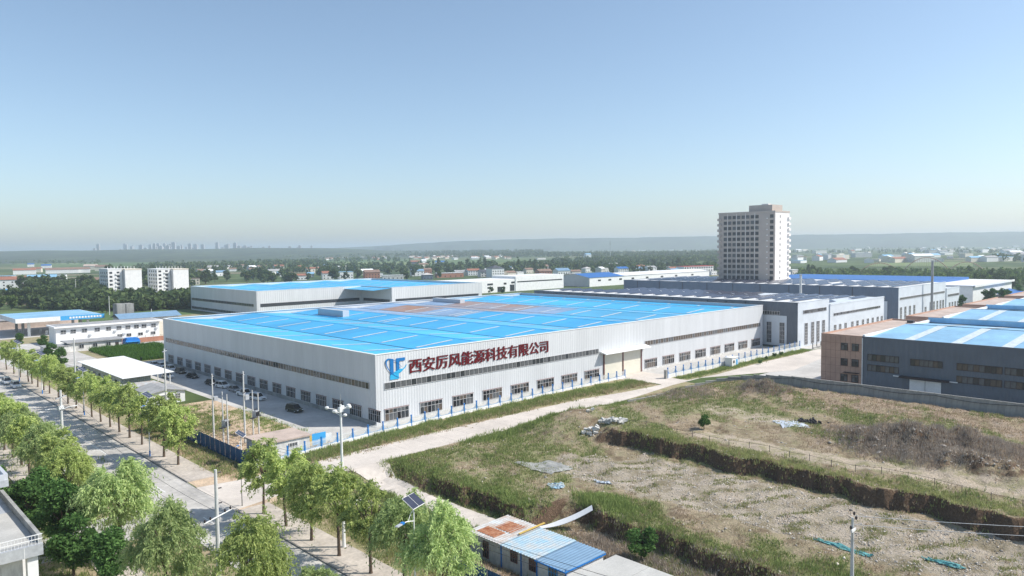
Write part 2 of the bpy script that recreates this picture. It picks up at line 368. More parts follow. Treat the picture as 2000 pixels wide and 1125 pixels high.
# raised pavements with kerbs
def pavement(a0, a1, b0, b1, kerb_side):
    mb = MB(); mb.box(a0, a1, b0, b1, 0.0, 0.12, 'paving'); o = tag(mb.build('pavement', None, W(0, 0, 0), TH), kind='structure')
    k = MB(); ka = (a1, a1 + .18) if kerb_side > 0 else (a0 - .18, a0); k.box(ka[0], ka[1], b0, b1, 0.0, 0.15, 'kerb'); tag(k.build('kerb', None, W(0, 0, 0), TH), kind='structure')
pavement(-41.0, -36.5, -9.5, 300, -1)
pavement(-41.0, -36.5, -200, -27.5, -1)
pavement(-60.5, -57, -13, 300, 1)
pavement(-60.5, -57, -200, -28, 1)
mb = MB()
for k in range(-40, 70):
    b0 = k * 6.0
    if -30 < b0 < -12: continue
    mb.box(-45.35, -45.2, b0, b0 + (6.0 if -12 <= b0 < 40 else 3.5), 0.008, 0.016, 'road_paint')
tag(mb.build('road_marking', None, W(0, 0, 0), TH), kind='structure')

# ------------------------------------------------------------------ main factory with the blue roof
LR, LL, H = 161.7, 121.8, 14.56
F1 = thing('factory', 'large white clad factory with bright blue roof and red lettering on its sunlit wall', 'factory', W(0, 0, 0), TH)
ribbed(F1, 'wall', (0, 0), (LR, 0), 0.0, H, 'white_cladding', .7, .028)
ribbed(F1, 'wall', (0, LL), (0, 0), 0.0, H, 'white_cladding', .7, .028)
box(F1, 'wall', 0, LR, LL, LL + .3, 0, H, 'white_cladding')
box(F1, 'wall', LR - .3, LR, .3, LL, 0, H, 'white_cladding')
# parapet caps and corner trims
box(F1, 'parapet', -.12, LR + .1, -.12, .42, H, H + .12, 'roof_white')
box(F1, 'parapet', -.12, .42, .42, LL + .3, H, H + .12, 'roof_white')
box(F1, 'parapet', .42, LR, LL - .3, LL + .3, H, H + .12, 'roof_white')
box(F1, 'parapet', LR - .5, LR + .1, .42, LL - .3, H, H + .12, 'grey_cladding')
box(F1, 'corner_trim', -.1, .22, -.1, .22, 0, H, 'white_cladding')
box(F1, 'plinth', .3, 72, -.1, 0.0, 0, .42, 'old_white_wall'); box(F1, 'plinth', 90, LR, -.1, 0.0, 0, .42, 'old_white_wall')
box(F1, 'plinth', -.1, 0.0, .3, LL, 0, .9, 'old_concrete')
VZ, RZ_ = 13.3, 14.25
def roof_z(a):
    t = abs(((a - 2) / 14.0) % 2 - 0); t = t if t <= 1 else 2 - t
    return RZ_ - (RZ_ - VZ) * t
edges = [.4] + [2 + 14 * i for i in range(12)] + [LR - .4]
edges = sorted(set(e for e in edges if .4 <= e <= LR - .4))
def slope_piece(par, name, a0, a1, b0, b1, m, za, zb):
    b = MB(); b.poly([(a0, b0, za), (a1, b0, zb), (a1, b1, zb), (a0, b1, za)], m); return b.build(name, par)
for a0, a1 in zip(edges[:-1], edges[1:]):
    za, zb = roof_z(a0 + 1e-4), roof_z(a1 - 1e-4)
    segs = [(.4, LL - .3, 'blue_roof')]
    if 55 < a0 < 68: segs = [(.4, 74, 'blue_roof'), (74, LL - .3, 'faded_roof')]
    if 68 <= a0 < 85: segs = [(.4, 62, 'blue_roof'), (62, 84, 'faded_roof'), (84, 108, 'rusty_roof'), (108, LL - .3, 'faded_roof')]
    if 85 <= a0 < 112: segs = [(.4, 44, 'blue_roof'), (44, 62, 'faded_roof'), (62, 104, 'rusty_roof'), (104, LL - .3, 'faded_roof')]
    if a0 >= 112: segs = [(.4, 70, 'blue_roof'), (70, LL - .3, 'blue_roof')]
    vm_ = R.choice(['blue_roof', 'blue_roof_b', 'blue_roof_c'])
    for b0, b1, m in segs: slope_piece(F1, 'roof_panel', a0, a1, b0, b1, vm_ if m == 'blue_roof' else m, za, zb)
    if a1 - a0 < 5: continue
    for k in range(9):
        bb = 9.8 + 13.6 * k + (R.uniform(-.4, .4))
        if bb > LL - 4 or R.random() < .04: continue
        s0, s1 = a0 + 1.6 + R.uniform(-.2, .2), a1 - 1.8
        zz = lambda a: za + (zb - za) * (a - a0) / (a1 - a0) + .06
        bm = MB(); bm.poly([(s0, bb, zz(s0)), (s1, bb, zz(s1)), (s1, bb + .95, zz(s1)), (s0, bb + .95, zz(s0))], 'skylight'); bm.build('skylight', F1)
        if k == 4 and R.random() < .5:
            bm = MB(); bm.poly([(s0, bb + 3, zz(s0)), (s1, bb + 3, zz(s1)), (s1, bb + 3.9, zz(s1)), (s0, bb + 3.9, zz(s0))], 'skylight'); bm.build('skylight', F1)
for a in (16, 44, 72, 100, 128, 156): sbox(F1, 'gutter', a - .18, a + .18, .5, LL - .5, VZ + .01, VZ + .07, 'gutter')
for a in (30, 58, 86, 114, 142): sbox(F1, 'ridge_cap', a - .25, a + .25, .5, LL - .5, RZ_, RZ_ + .05, 'blue_roof')
box(F1, 'penthouse', 46.6, 49, 90, 106.5, 13.4, 15.6, 'grey_cladding')
box(F1, 'penthouse', 107.6, 110, 102, 120, 13.4, 15.3, 'grey_cladding')
# ribbon windows
window(F1, 'ribbon_window', 2.0, -.06, 7.2, 0, 68.6, 1.4, 51, (), 'window_frame', ('glass_grey', 'glass_grey', 'glass'), t=.06)
window(F1, 'ribbon_window', 91.5, -.06, 7.2, 0, 68.2, 1.4, 52, (), 'window_frame', ('glass_brown', 'glass_grey', 'glass_brown'), t=.06)
window(F1, 'ribbon_window', -.06, 119.8, 7.25, -math.pi / 2, 117.4, 1.4, 88, (), 'window_frame', ('glass_brown', 'glass', 'glass_grey'), t=.06)
for i in range(8):
    x = 1.95 + 8.98 * i
    window(F1, 'window', x, -.06, .6, 0, 6.0, 2.45, 6, (.64,), 'brown_frame' if 0 else 'window_frame', ('glass', 'glass_grey', 'glass_brown', 'glass_black'), t=.06)
    sbox(F1, 'window_head', x - .12, x + 6.12, -.16, -.06, 3.05, 3.17, 'brown_frame')
for i in range(8):
    x = 91.5 + 8.87 * i
    window(F1, 'window', x, -.06, .6, 0, 6.0, 2.45, 6, (.64,), 'window_frame', ('glass', 'glass_grey', 'glass_brown', 'glass_black'), t=.06)
    sbox(F1, 'window_head', x - .12, x + 6.12, -.16, -.06, 3.05, 3.17, 'brown_frame')
for i in range(17):
    x = 117.9 - 7.17 * i if i else 118.4
    window(F1, 'window', -.06, x - .35, .9, -math.pi / 2, 4.5, 2.35, 6, (.62,), 'window_frame', ('glass', 'glass_grey', 'glass_brown', 'glass_black'), t=.06)
    sbox(F1, 'window_head', -.16, -.06, x - 4.95, x - .25, 3.25, 3.37, 'brown_frame')
# shutter doors and canopy
for x in (73.0, 81.6):
    d = box(F1, 'shutter_door', x, x + 7.9, -.10, -.05, .05, 6.75, 'cream_shutter')
    for k in range(1, 14): sbox(d, 'slat', x, x + 7.9, -.125, -.10, .05 + k * .48 - .03, .05 + k * .48, 'cream_shutter')
for x in (72.6, 80.95, 89.5): box(F1, 'door_post', x, x + .4, -.28, -.065, 0, 6.9, 'brown_frame')
mb = MB(); mb.poly([(71.2, -.1, 7.75), (91.6, -.1, 7.75), (91.6, -2.2, 7.2), (71.2, -2.2, 7.2)], 'roof_white'); mb.poly([(71.2, -2.2, 7.2), (91.6, -2.2, 7.2), (91.6, -2.2, 6.95), (71.2, -2.2, 6.95)], 'roof_white')
mb.poly([(71.2, -.1, 7.7), (71.2, -2.2, 7.15), (71.2, -2.2, 6.95), (71.2, -.1, 7.4)], 'roof_white'); mb.poly([(71.2, -.1, 7.4), (91.6, -.1, 7.4), (91.6, -2.2, 6.95), (71.2, -2.2, 6.95)], 'grey_cladding'); mb.build('canopy', F1)

# ------------------------------------------------------------------ company sign on the sunlit wall
SG = thing('company_sign', 'dark red Chinese company name with blue logo mounted high on the white factory wall', 'sign', W(0, 0, 0), TH)
def glyph(ch, size, wx):
    cu = bpy.data.curves.new('glyph', 'FONT'); cu.body = ch; cu.size = size; cu.extrude = .05; cu.offset = wx; cu.resolution_u = 2
    o = bpy.data.objects.new('glyph', cu); COL.objects.link(o); dg = bpy.context.evaluated_depsgraph_get()
    me = bpy.data.meshes.new_from_object(o.evaluated_get(dg)); bpy.data.objects.remove(o); return me
TXT = '西安厉风能源科技有限公司'
x0, pitch_ = 8.1, (51.2 - 8.1) / 12
for i, ch in enumerate(TXT):
    me = glyph(ch, 3.62, 0.005)
    n = len(me.vertices); co = np.empty(n * 3, np.float32); me.vertices.foreach_get('co', co); co = co.reshape(-1, 3)
    lv = np.empty(len(me.loops), np.int32); me.loops.foreach_get('vertex_index', lv)
    st = np.empty(len(me.polygons), np.int32); me.polygons.foreach_get('loop_start', st); ct = np.empty(len(me.polygons), np.int32); me.polygons.foreach_get('loop_total', ct)
    polys = [lv[s:s + c] for s, c in zip(st, ct)]
    V = []; F = []
    for k, sh in enumerate((-.1, -.035, .035, .1)):          # heavy uprights, light crossbars, as the serif lettering has
        q = co.copy(); q[:, 0] += sh; q[:, 2] += k * .003; off = n * k
        V += [(x, -z - .09, y * .90) for x, y, z in q.tolist()]; F += [tuple(int(v) + off for v in p) for p in polys]
    m2 = bpy.data.meshes.new('character'); m2.from_pydata(V, [], F); m2.materials.append(MATS['sign_red'])
    link('character', m2, SG, (x0 + i * pitch_ - .02, -.06, 10.05))

mb = MB()
def flat(pts, m, y0=-.16, y1=-.08): mb.prism(pts, y0, y1, m)
lx, lz = 2.3, 9.05
flat([(lx + 1.15, lz + 1.0), (lx + 2.0, lz + 1.25), (lx + 2.0, lz + 4.3), (lx + 1.15, lz + 4.3)], 'logo_blue')
flat([(lx + 2.7, lz + 1.6), (lx + 3.45, lz + 2.0), (lx + 3.45, lz + 3.65), (lx + 4.9, lz + 3.65), (lx + 4.9, lz + 4.3), (lx + 2.7, lz + 4.3)], 'logo_blue')
logo = mb.build('logo', SG)
mb = MB()
flat([(lx + 1.1, lz), (lx + 3.3, lz), (lx + 3.3, lz + 1.1), (lx + 4.2, lz + 1.5), (lx + 4.2, lz + 2.0), (lx + 3.2, lz + 2.0), (lx + 1.1, lz + .9)], 'logo_cyan', -.15, -.085)
mb.build('logo_base', logo)
def arc(t0, t1, cx, cz, rx, rz, rot, w0, m, name):
    b = MB(); N = 22; L1 = []; L2 = []
    for k in range(N + 1):
        t = t0 + (t1 - t0) * k / N; w = w0 * math.sin(math.pi * k / N) + .04
        for Rr, Lst in ((1 + w / 2, L1), (1 - w / 2, L2)):
            x, z = rx * Rr * math.cos(t), rz * Rr * math.sin(t)
            Lst.append((cx + x * math.cos(rot) - z * math.sin(rot), cz + x * math.sin(rot) + z * math.cos(rot)))
    for k in range(N): b.prism([L1[k], L1[k + 1], L2[k + 1], L2[k]], -.20, -.165, m)
    b.build(name, logo)
arc(math.radians(65), math.radians(330), lx + 2.35, lz + 2.3, 2.75, 1.25, math.radians(-42), .1, 'logo_blue', 'logo_ring')
arc(math.radians(200), math.radians(330), lx + 3.6, lz + 2.6, 1.9, 1.0, math.radians(25), .2, 'logo_cyan', 'logo_swoosh')

# ------------------------------------------------------------------ second blue-roofed factory behind
F2 = thing('factory', 'stepped white factory with blue roof standing behind the main factory on the left', 'factory', W(0, 0, 0), TH)
H2 = 14.5
ribbed(F2, 'wall', (90, 341), (90, 249), 0, H2, 'white_cladding', 1.2, .06)
ribbed(F2, 'wall', (90, 249), (154.6, 249), 0, H2, 'white_cladding', 1.2, .06)
ribbed(F2, 'wall', (154.6, 249), (154.6, 218), 0, H2, 'white_cladding', 1.2, .06)
ribbed(F2, 'wall', (154.6, 218), (222, 218), 0, H2, 'white_cladding', 1.2, .06)
box(F2, 'wall', 90, 222, 340.7, 341, 0, H2, 'white_cladding'); box(F2, 'wall', 221.7, 222, 218, 340.7, 0, H2, 'white_cladding')
for (a0, a1, b0, b1) in ((89.9, 90.4, 248.9, 341.1), (90.4, 154.5, 248.9, 249.4), (154.5, 155, 217.9, 249.4), (155, 222.1, 217.9, 218.4), (90.4, 222.1, 340.6, 341.1)): box(F2, 'parapet', a0, a1, b0, b1, H2, H2 + .12, 'roof_white')
e2 = [90.3 + i * (131.4 / 10) for i in range(11)]
for i, (a0, a1) in enumerate(zip(e2[:-1], e2[1:])):
    za, zb = (13.3, 14.2) if i % 2 == 0 else (14.2, 13.3); b0 = 249.3 if a1 < 156 else 218.3
    slope_piece(F2, 'roof_panel', a0, a1, b0, 340.7, 'blue_roof', za, zb)
    for k in range(8):
        bb = b0 + 8 + 13 * k
        if bb > 336: continue
        s0, s1 = a0 + 1.5, a1 - 1.7; zz = lambda a: za + (zb - za) * (a - a0) / (a1 - a0) + .06
        bm = MB(); bm.poly([(s0, bb, zz(s0)), (s1, bb, zz(s1)), (s1, bb + 1.1, zz(s1)), (s0, bb + 1.1, zz(s0))], 'skylight'); bm.build('skylight', F2)
window(F2, 'ribbon_window', 89.94, 339.5, 6.0, -math.pi / 2, 87, 1.6, 40, (), 'window_frame', ('glass', 'glass_brown'), t=.1, panes=False)
window(F2, 'ribbon_window', 89.94, 339.5, .8, -math.pi / 2, 87, 1.6, 40, (), 'window_frame', ('glass', 'glass_brown'), t=.1, panes=False)
window(F2, 'ribbon_window', 92, 248.94, 6.0, 0, 61, 1.7, 28, (), 'dark_frame', ('glass',), t=.1, panes=False)
window(F2, 'ribbon_window', 154.54, 247, 6.0, -math.pi / 2, 27, 1.6, 12, (), 'dark_frame', ('glass',), t=.1, panes=False)
window(F2, 'ribbon_window', 157, 217.94, 6.3, 0, 62, 1.6, 28, (), 'dark_frame', ('glass',), t=.1, panes=False)

# ------------------------------------------------------------------ dark clad halls with solar roofs
def solar_hall(label, a0, a1, b0, b1, h, a2, h2, dark):
    t = thing('industrial_hall', label, 'industrial hall', W(0, 0, 0), TH)
    ribbed(t, 'wall', (a0, b1), (a0, b0), 0, h, dark, 1.0, .05)
    box(t, 'wall', a0 + .1, a1, b0, b0 + .3, 0, h, 'pale_cladding')
    box(t, 'wall', a0 + .1, a1, b1 - .3, b1, 0, h, dark)
    box(t, 'parapet', a0 - .1, a0 + .6, b0 - .1, b1, h, h + .15, dark); box(t, 'parapet', a0 + .6, a1, b0 - .1, b0 + .5, h, h + .12, 'pale_cladding')
    box(t, 'roof', a0 + .2, a1, b0 + .3, b1 - .3, h - 1.0, h - .25, 'solar_white_roof')
    if a2:
        box(t, 'lower_wing', a1, a2, b0 - .4, b1, 0, h2, 'pale_cladding'); box(t, 'parapet', a1, a2, b0 - .5, b0 + .2, h2, h2 + .5, 'pale_cladding')
    n = 0; me = {}
    end = a2 if a2 else a1
    for (c0, c1, zr) in (((a0 + 8, a1 - 3, h - .24),) if not a2 else ((a0 + 8, a1 - 2, h - .24), (a1 + 3, a2 - 3, h2 + .05))):
        cols = max(1, int((c1 - c0) / 13)); cw = (c1 - c0) / cols
        for ci in range(cols):
            for ri in range(int((b1 - b0 - 8) / 6.6)):
                bb = b0 + 5 + ri * 6.6; x0, x1 = c0 + ci * cw + .4, c0 + (ci + 1) * cw - .4
                if R.random() < .05: continue
                key = round(x1 - x0, 2)
                if key not in me:
                    b = MB(); L = x1 - x0
                    b.obox((L / 2, 1.0, .42), (L / 2, 0, 0), (0, 1.0, .27), (0, -.012, .03), 'solar_cell')
                    b.box(.3, .4, 1.8, 1.9, 0, .6, 'steel'); b.box(L - .4, L - .3, 1.8, 1.9, 0, .6, 'steel'); me[key] = b.mesh('solar_panel')
                link('solar_panel', me[key], t, (x0, bb, zr)); n += 1
                if n >= 296: return t
    return t
D1 = solar_hall('dark grey hall with rows of roof solar panels right behind the main blue roof', 164.4, 190, -11.5, 116, 15.7, 243.4, 13.3, 'dark_cladding')
D2 = solar_hall('farther blue grey hall with solar panel roof, chimney standing at its pale side', 261.4, 327, -11.5, 138, 16.4, 348, 12.7, 'blue_grey_cladding')
# details on hall one
for (b, w) in ((-.2, 1.9), (-5.0, 1.9), (3.5, 1.6)): window(D1, 'window', 164.25, b, 1.2, -math.pi / 2, w, 7.4, 3, (.2, .4, .6, .8), 'window_frame', ('glass', 'glass_grey'), t=.08)
window(D1, 'ribbon_window', 164.25, 2.5, 11.2, -math.pi / 2, 7.6, 1.3, 8, (), 'window_frame', ('glass',), t=.08)
box(D1, 'cladding_panel', 164.27, 164.33, -7.6, 3.8, .4, 11.0, 'pale_cladding')
for a in (169.8, 175.0, 179.4, 184.0): window(D1, 'window', a, -11.56, .7, 0, 2.3, 7.6, 3, (.14, .28, .42, .56, .7, .84), 'window_frame', ('glass_grey', 'glass'), t=.06)
window(D1, 'ribbon_window', 168.4, -11.56, 11.6, 0, 19, 1.3, 18, (), 'window_frame', ('glass', 'glass_grey'), t=.06)
window(D1, 'ribbon_window', 193, -11.96, 9.2, 0, 46, 1.0, 36, (), 'window_frame', ('glass', 'glass_grey'), t=.06)
for a in (193.5, 198, 203, 209.5, 214.5, 220, 225, 230.2, 235.5, 240): window(D1, 'window', a, -11.96, 3.2, 0, 1.9, 2.6, 2, (.5,), 'window_frame', ('glass_grey', 'glass'), t=.06)
for i in range(14): box(D1, 'downpipe', 164.2, 164.28, 8 + i * 7.8, 8.15 + i * 7.8, 2, 15.4, 'dark_frame')
# details on hall two
window(D2, 'ribbon_window', 263, -11.56, 11.0, 0, 62, 1.1, 44, (), 'window_frame', ('glass', 'glass_grey'), t=.1, panes=False)
window(D2, 'ribbon_window', 329, -11.96, 8.8, 0, 18, 1.3, 12, (), 'window_frame', ('glass_grey',), t=.1, panes=False)
for a in (263.5, 269, 274.8, 280.5, 303, 308, 313, 317.8, 322): window(D2, 'window', a, -11.56, 1.2, 0, 2.2, 6.6, 2, (.25, .5, .75), 'window_frame', ('glass_grey',), t=.1, panes=False)
for a in (296, 331, 335.5, 340, 344.5): window(D2, 'window', a, -11.96 if a > 327 else -11.56, 3.0, 0, 2.2, 3, 2, (.5,), 'window_frame', ('glass_grey',), t=.1, panes=False)
window(D2, 'ribbon_window', 261.32, 20, 11, -math.pi / 2, 26, 1.3, 20, (), 'window_frame', ('glass',), t=.1, panes=False)
box(D2, 'cladding_panel', 261.25, 261.33, -7, 1, 2, 10.4, 'pale_cladding')
for i in range(9): box(D2, 'downpipe', 261.2, 261.28, 8 + i * 15, 8.2 + i * 15, 2, 16.2, 'dark_frame')

# ------------------------------------------------------------------ terracotta and slate halls on the right
def slate_hall(label, a0, a1, bmin, full=True):
    t = thing('industrial_hall', label, 'industrial hall', W(0, 0, 0), TH)
    h = 14.2; bt = -50.6; bg = -60.1
    box(t, 'end_block', a0, a1, bg, bt, 0, h, 'terracotta')
    box(t, 'flat_roof', a0 + .3, a1 - .3, bg + .3, bt - .3, h, h + .02, 'terracotta_roof')
    for (x0, x1, y0, y1) in ((a0, a0 + .3, bg, bt), (a1 - .3, a1, bg, bt), (a0 + .3, a1 - .3, bt - .3, bt)): box(t, 'parapet', x0, x1, y0, y1, h, h + .4, 'terracotta')
    ribbed(t, 'wall', (a0 + .05, bg), (a0 + .05, bmin), 0, h, 'dark_cladding', 1.1, .05)
    box(t, 'wall', a1 - .3, a1, bmin, bg, 0, h, 'dark_cladding')
    box(t, 'parapet', a0, a0 + .3, bmin, bg, h, h + .35, 'dark_cladding'); box(t, 'parapet', a1 - .35, a1, bmin, bg, h - .0, h + 1.3, 'pale_blue_roof')
    box(t, 'parapet', a0 + .3, a1 - .36, bg - .5, bg, h, h + .7, 'roof_white')
    am = (a0 + a1) / 2 + 4; n = 9; w = 9.5
    for (x0, x1, za, zb) in ((a0 + .3, am, h - .2, h + 1.1), (am, a1 - .36, h + 1.1, h - .2)):
        slope_piece(t, 'roof_panel', x0, x1, bmin, bg - .5, 'pale_blue_roof', za, zb)
        for k in range(6):
            bb = bg - 8 - k * 9.4
            if bb < bmin: break
            slope_piece(t, 'skylight', x0 + 1, x1 - .5, bb - 2.1, bb, 'skylight', za + .10, zb + .06)
    sbox(t, 'ridge_cap', am - .2, am + .2, bmin, bg - .5, h + 1.1, h + 1.17, 'gutter')
    if full:
        for b in (-55.3, -57.8):
            for z in (10.95, 7.3, 3.6): window(t, 'window', a0 - .01, b, z, -math.pi / 2, 1.6, 1.75, 2, (.7,), 'dark_frame', ('glass', 'glass_grey'), t=.1)
        for k in range(1, 8): sbox(t, 'joint', a0 - .015, a0, bg, bt, k * 1.8 - .02, k * 1.8 + .02, 'brown_frame')
        for k in range(1, 8): sbox(t, 'joint', a0 - .018, a0, bt - k * 1.15 - .02, bt - k * 1.15 + .02, 0.3, h, 'brown_frame')
        for (b, z, w, nx) in ((-61.4, 9.1, 6.7, 7), (-61.4, 6.7, 6.7, 7), (-70.5, 8.9, 6.4, 7), (-79.6, 8.9, 8.3, 8), (-79.6, 6.2, 8.3, 8), (-88.3, 8.9, 8.3, 8), (-88.3, 6.2, 8.3, 8), (-97, 8.9, 8.3, 8), (-97, 6.2, 8.3, 8)):
            window(t, 'window', a0 - .01, b, z, -math.pi / 2, w, 1.5, nx, (), 'dark_frame', ('glass', 'glass_brown', 'glass_grey'), t=.1)
        for (y0, y1) in ((-73.5, -70.4), (-76.7, -73.6)): box(t, 'sliding_door', a0 - .12, a0 - .04, y0, y1, 0, 5.8, 'white_paint')
        box(t, 'door_canopy', a0 - 1.6, a0 - .02, -78.4, -68.6, 6.15, 6.45, 'dark_frame'); box(t, 'side_canopy', a0 - 1.1, a0 - .02, -59.6, -56.2, 5.8, 5.9, 'dark_frame')
        for (y0, y1) in ((-68.5, -67.2), (-80.0, -78.5)): box(t, 'lamp_bar', a0 - .8, a0 - .6, y0, y1, 6.2, 6.4, 'white_paint')
        box(t, 'downpipe', a0 - .1, a0 - .02, -60.3, -60.1, 0, h, 'white_paint')
        box(t, 'roof_vent', a1 - 6, a1 - 4.6, bg + 2, bg + 3.6, h, h + .7, 'dark_steel')
    box(t, 'wall', a0 + .35, a1 - .36, bmin - .3, bmin, 0, h - .2, 'dark_cladding')
    return t
slate_hall('nearest slate clad hall with terracotta end block and pale blue roof beyond the concrete wall', 93, 139.5, -128)
slate_hall('second terracotta ended hall with blue roof, just behind the nearest slate hall', 150.6, 197, -128, False)
slate_hall('third terracotta ended hall from the concrete wall, blue roof at the right edge', 206.6, 252, -128, False)
slate_hall('farthest terracotta ended hall beside the dark evergreen trees on the right', 262.4, 308, -128, False)
# ------------------------------------------------------------------ rough field: terraces cut by two earth faces
UP, MID, LOW = 3.0, 0.5, -1.7
def sm(x, e0, e1):
    t = np.clip((x - e0) / (e1 - e0), 0, 1); return t * t * (3 - 2 * t)
_ph = NP.uniform(0, 6.28, (40, 2)); _dr = NP.uniform(0, 6.28, 40)
def nz(a, b, L, k0=0, n=5):
    r = 0
    for i in range(n):
        f = 6.283 / L * (1.75 ** i); d = _dr[(k0 + i) % 40]
        r = r + (.62 ** i) * np.sin(f * (a * math.cos(d) + b * math.sin(d)) + _ph[(k0 + i) % 40, 0] + 1.3 * np.sin(f * .6 * (b * math.cos(d + 1) - a * math.sin(d + 1)) + _ph[(k0 + i) % 40, 1]))
    return r
def relief(a, b):
    a = np.asarray(a, float); b = np.asarray(b, float)
    e1 = 20.8 + .9 * nz(a * 0, b, 17, 3) + .10 * nz(a, b, 3.1, 9, 4)
    e2 = -8.2 + .8 * nz(a * 0, b, 15, 13) + .10 * nz(a, b, 2.9, 17, 4)
    st1 = sm(-b, 36, 46)                                # the upper face dies out towards the road
    w1 = .3 + 7 * (1 - st1)
    s1 = sm(a, e1 - w1, e1 + w1 + .3)
    st2 = sm(-b, 60, 63); st2b = sm(-b, 30, 40) * (1 - sm(-b, 54, 57))
    e2x = np.where(-b < 58, -13.6 + .4 * nz(a, b, 4, 21, 3), e2)
    w2 = .35 + 2.5 * (1 - np.maximum(st2, st2b))
    s2 = sm(a, e2x - w2, e2x + w2 + .3)
    z = LOW + (MID - LOW) * s2 + (UP - MID) * s1
    z = z + .16 * nz(a, b, 14, 25, 5) * sm(a, -20, -5) + .05 * nz(a, b, 2.2, 30, 4)
    # heaps
    def heap(ca, cb, ra, rb, h, rot=0):
        da, db = a - ca, b - cb; x = da * math.cos(rot) + db * math.sin(rot); y = -da * math.sin(rot) + db * math.cos(rot)
        q = (x / ra) ** 2 + (y / rb) ** 2
        return h * np.exp(-q * 1.3) * (1 + .22 * nz(a, b, 4, 5, 5))
    z = z + heap(70, -48, 5, 8, 2.4) + heap(44, -84, 6, 11, 2.3, .1) + heap(49, -93, 7, 10, 2.0) + heap(38, -98, 4, 9, 1.8) + heap(60, -78, 5, 7, 1.0) + heap(46.5, -66, 2, 3, .5)
    z = z + heap(56, -36, 9, 5, 1.2, .3) + heap(27, -33, 6, 4, .5)
    # edges run out level with the road, the street verge and the wall foot
    ed = sm(-b, 21.5, 21.5 + 6 + 9 * sm(a, 20, 50)) * sm(a, -30, -24) * (1 - sm(a, 81.0, 82.5))
    return z * ed + 0.0 * a
ga = np.arange(HA0, HA1 + .01, .45); ga[-1] = HA1; gb = np.arange(HB0, HB1 + .01, .45); gb[-1] = HB1
A, B = np.meshgrid(ga, gb, indexing='ij'); Zf = relief(A, B)
X = CX + A * UX - B * UY; Y = CY + A * UY + B * UX
V = np.stack([X, Y, Zf], -1).reshape(-1, 3); na, nb = A.shape
I = np.arange(na * nb).reshape(na, nb)
F = np.stack([I[:-1, :-1], I[1:, :-1], I[1:, 1:], I[:-1, 1:]], -1).reshape(-1, 4)
def field_cover(a, b):      # soft shares of green, rubble, bare earth and dry growth
    n1 = nz(a, b, 21, 2, 5) * .32; n2 = nz(a, b, 7, 11, 5) * .25; n3 = nz(a, b, 3, 19, 4) * .25
    bb = -b
    green = .35 * sm(bb, 20, 24) * (1 - sm(bb, 45, 60) * sm(a, -8, 2)) + .30 * (1 - sm(np.abs(a + 3), 4, 7)) * sm(bb, 60, 70)
    green = green + .5 * (1 - sm(a, -2, 12)) * (1 - sm(bb, 46, 60)) + .42 * sm(a, 30, 50) * (1 - sm(bb, 80, 105)) + .2 * (1 - sm(np.abs(a - 26), 2, 5)) * sm(bb, 44, 52)
    rub = sm(bb, 50, 56) * sm(a, 0, 3.5) * (1 - sm(a, 18, 20)) + .8 * (1 - sm(np.hypot((a - 8) / 7, (bb - 52) / 9), .7, 1.2))
    path = (1 - sm(np.abs(a - 31 + 2 * np.sin(b / 15)), 2.0, 4.0)) * sm(bb, 50, 62) + (1 - sm(np.abs(a - 48), 2, 5)) * sm(bb, 42, 50) * (1 - sm(bb, 66, 74)) * .6
    dry = .5 * sm(a, 56, 66) + .7 * (1 - sm(np.hypot((a - 47) / 14, (bb - 88) / 22), .6, 1.1)) + .5 * (1 - sm(np.hypot((a - 54) / 12, (bb - 36) / 10), .5, 1.2)) + .4 * (1 - sm(a, -12, -8)) * sm(bb, 58, 66)
    return green + n1, rub + n2 * .8, path + n3 * .5, dry + n2
def slope_of(a, b):
    e = .4; return np.hypot(relief(a + e, b) - relief(a - e, b), relief(a, b + e) - relief(a, b - e)) / (2 * e)
fm = npmesh('terrain', V, F, 'ground'); fm.materials.clear()
gr, ru, pa_, dr = field_cover(A, B); sl = slope_of(A, B)
cols = np.zeros((na * nb, 4), np.float32); cols[:, 0] = np.clip(gr, 0, 1).ravel(); cols[:, 1] = np.clip(ru, 0, 1).ravel(); cols[:, 2] = np.clip(pa_, 0, 1).ravel(); cols[:, 3] = np.clip(dr, 0, 1).ravel()
at1 = fm.attributes.new('cover', 'FLOAT_COLOR', 'POINT'); at1.data.foreach_set('color', cols.ravel())
at2 = fm.attributes.new('steep', 'FLOAT', 'POINT'); at2.data.foreach_set('value', np.clip(sl, 0, 3).astype(np.float32).ravel())
at3 = fm.attributes.new('dry', 'FLOAT', 'POINT'); at3.data.foreach_set('value', cols[:, 3].copy())
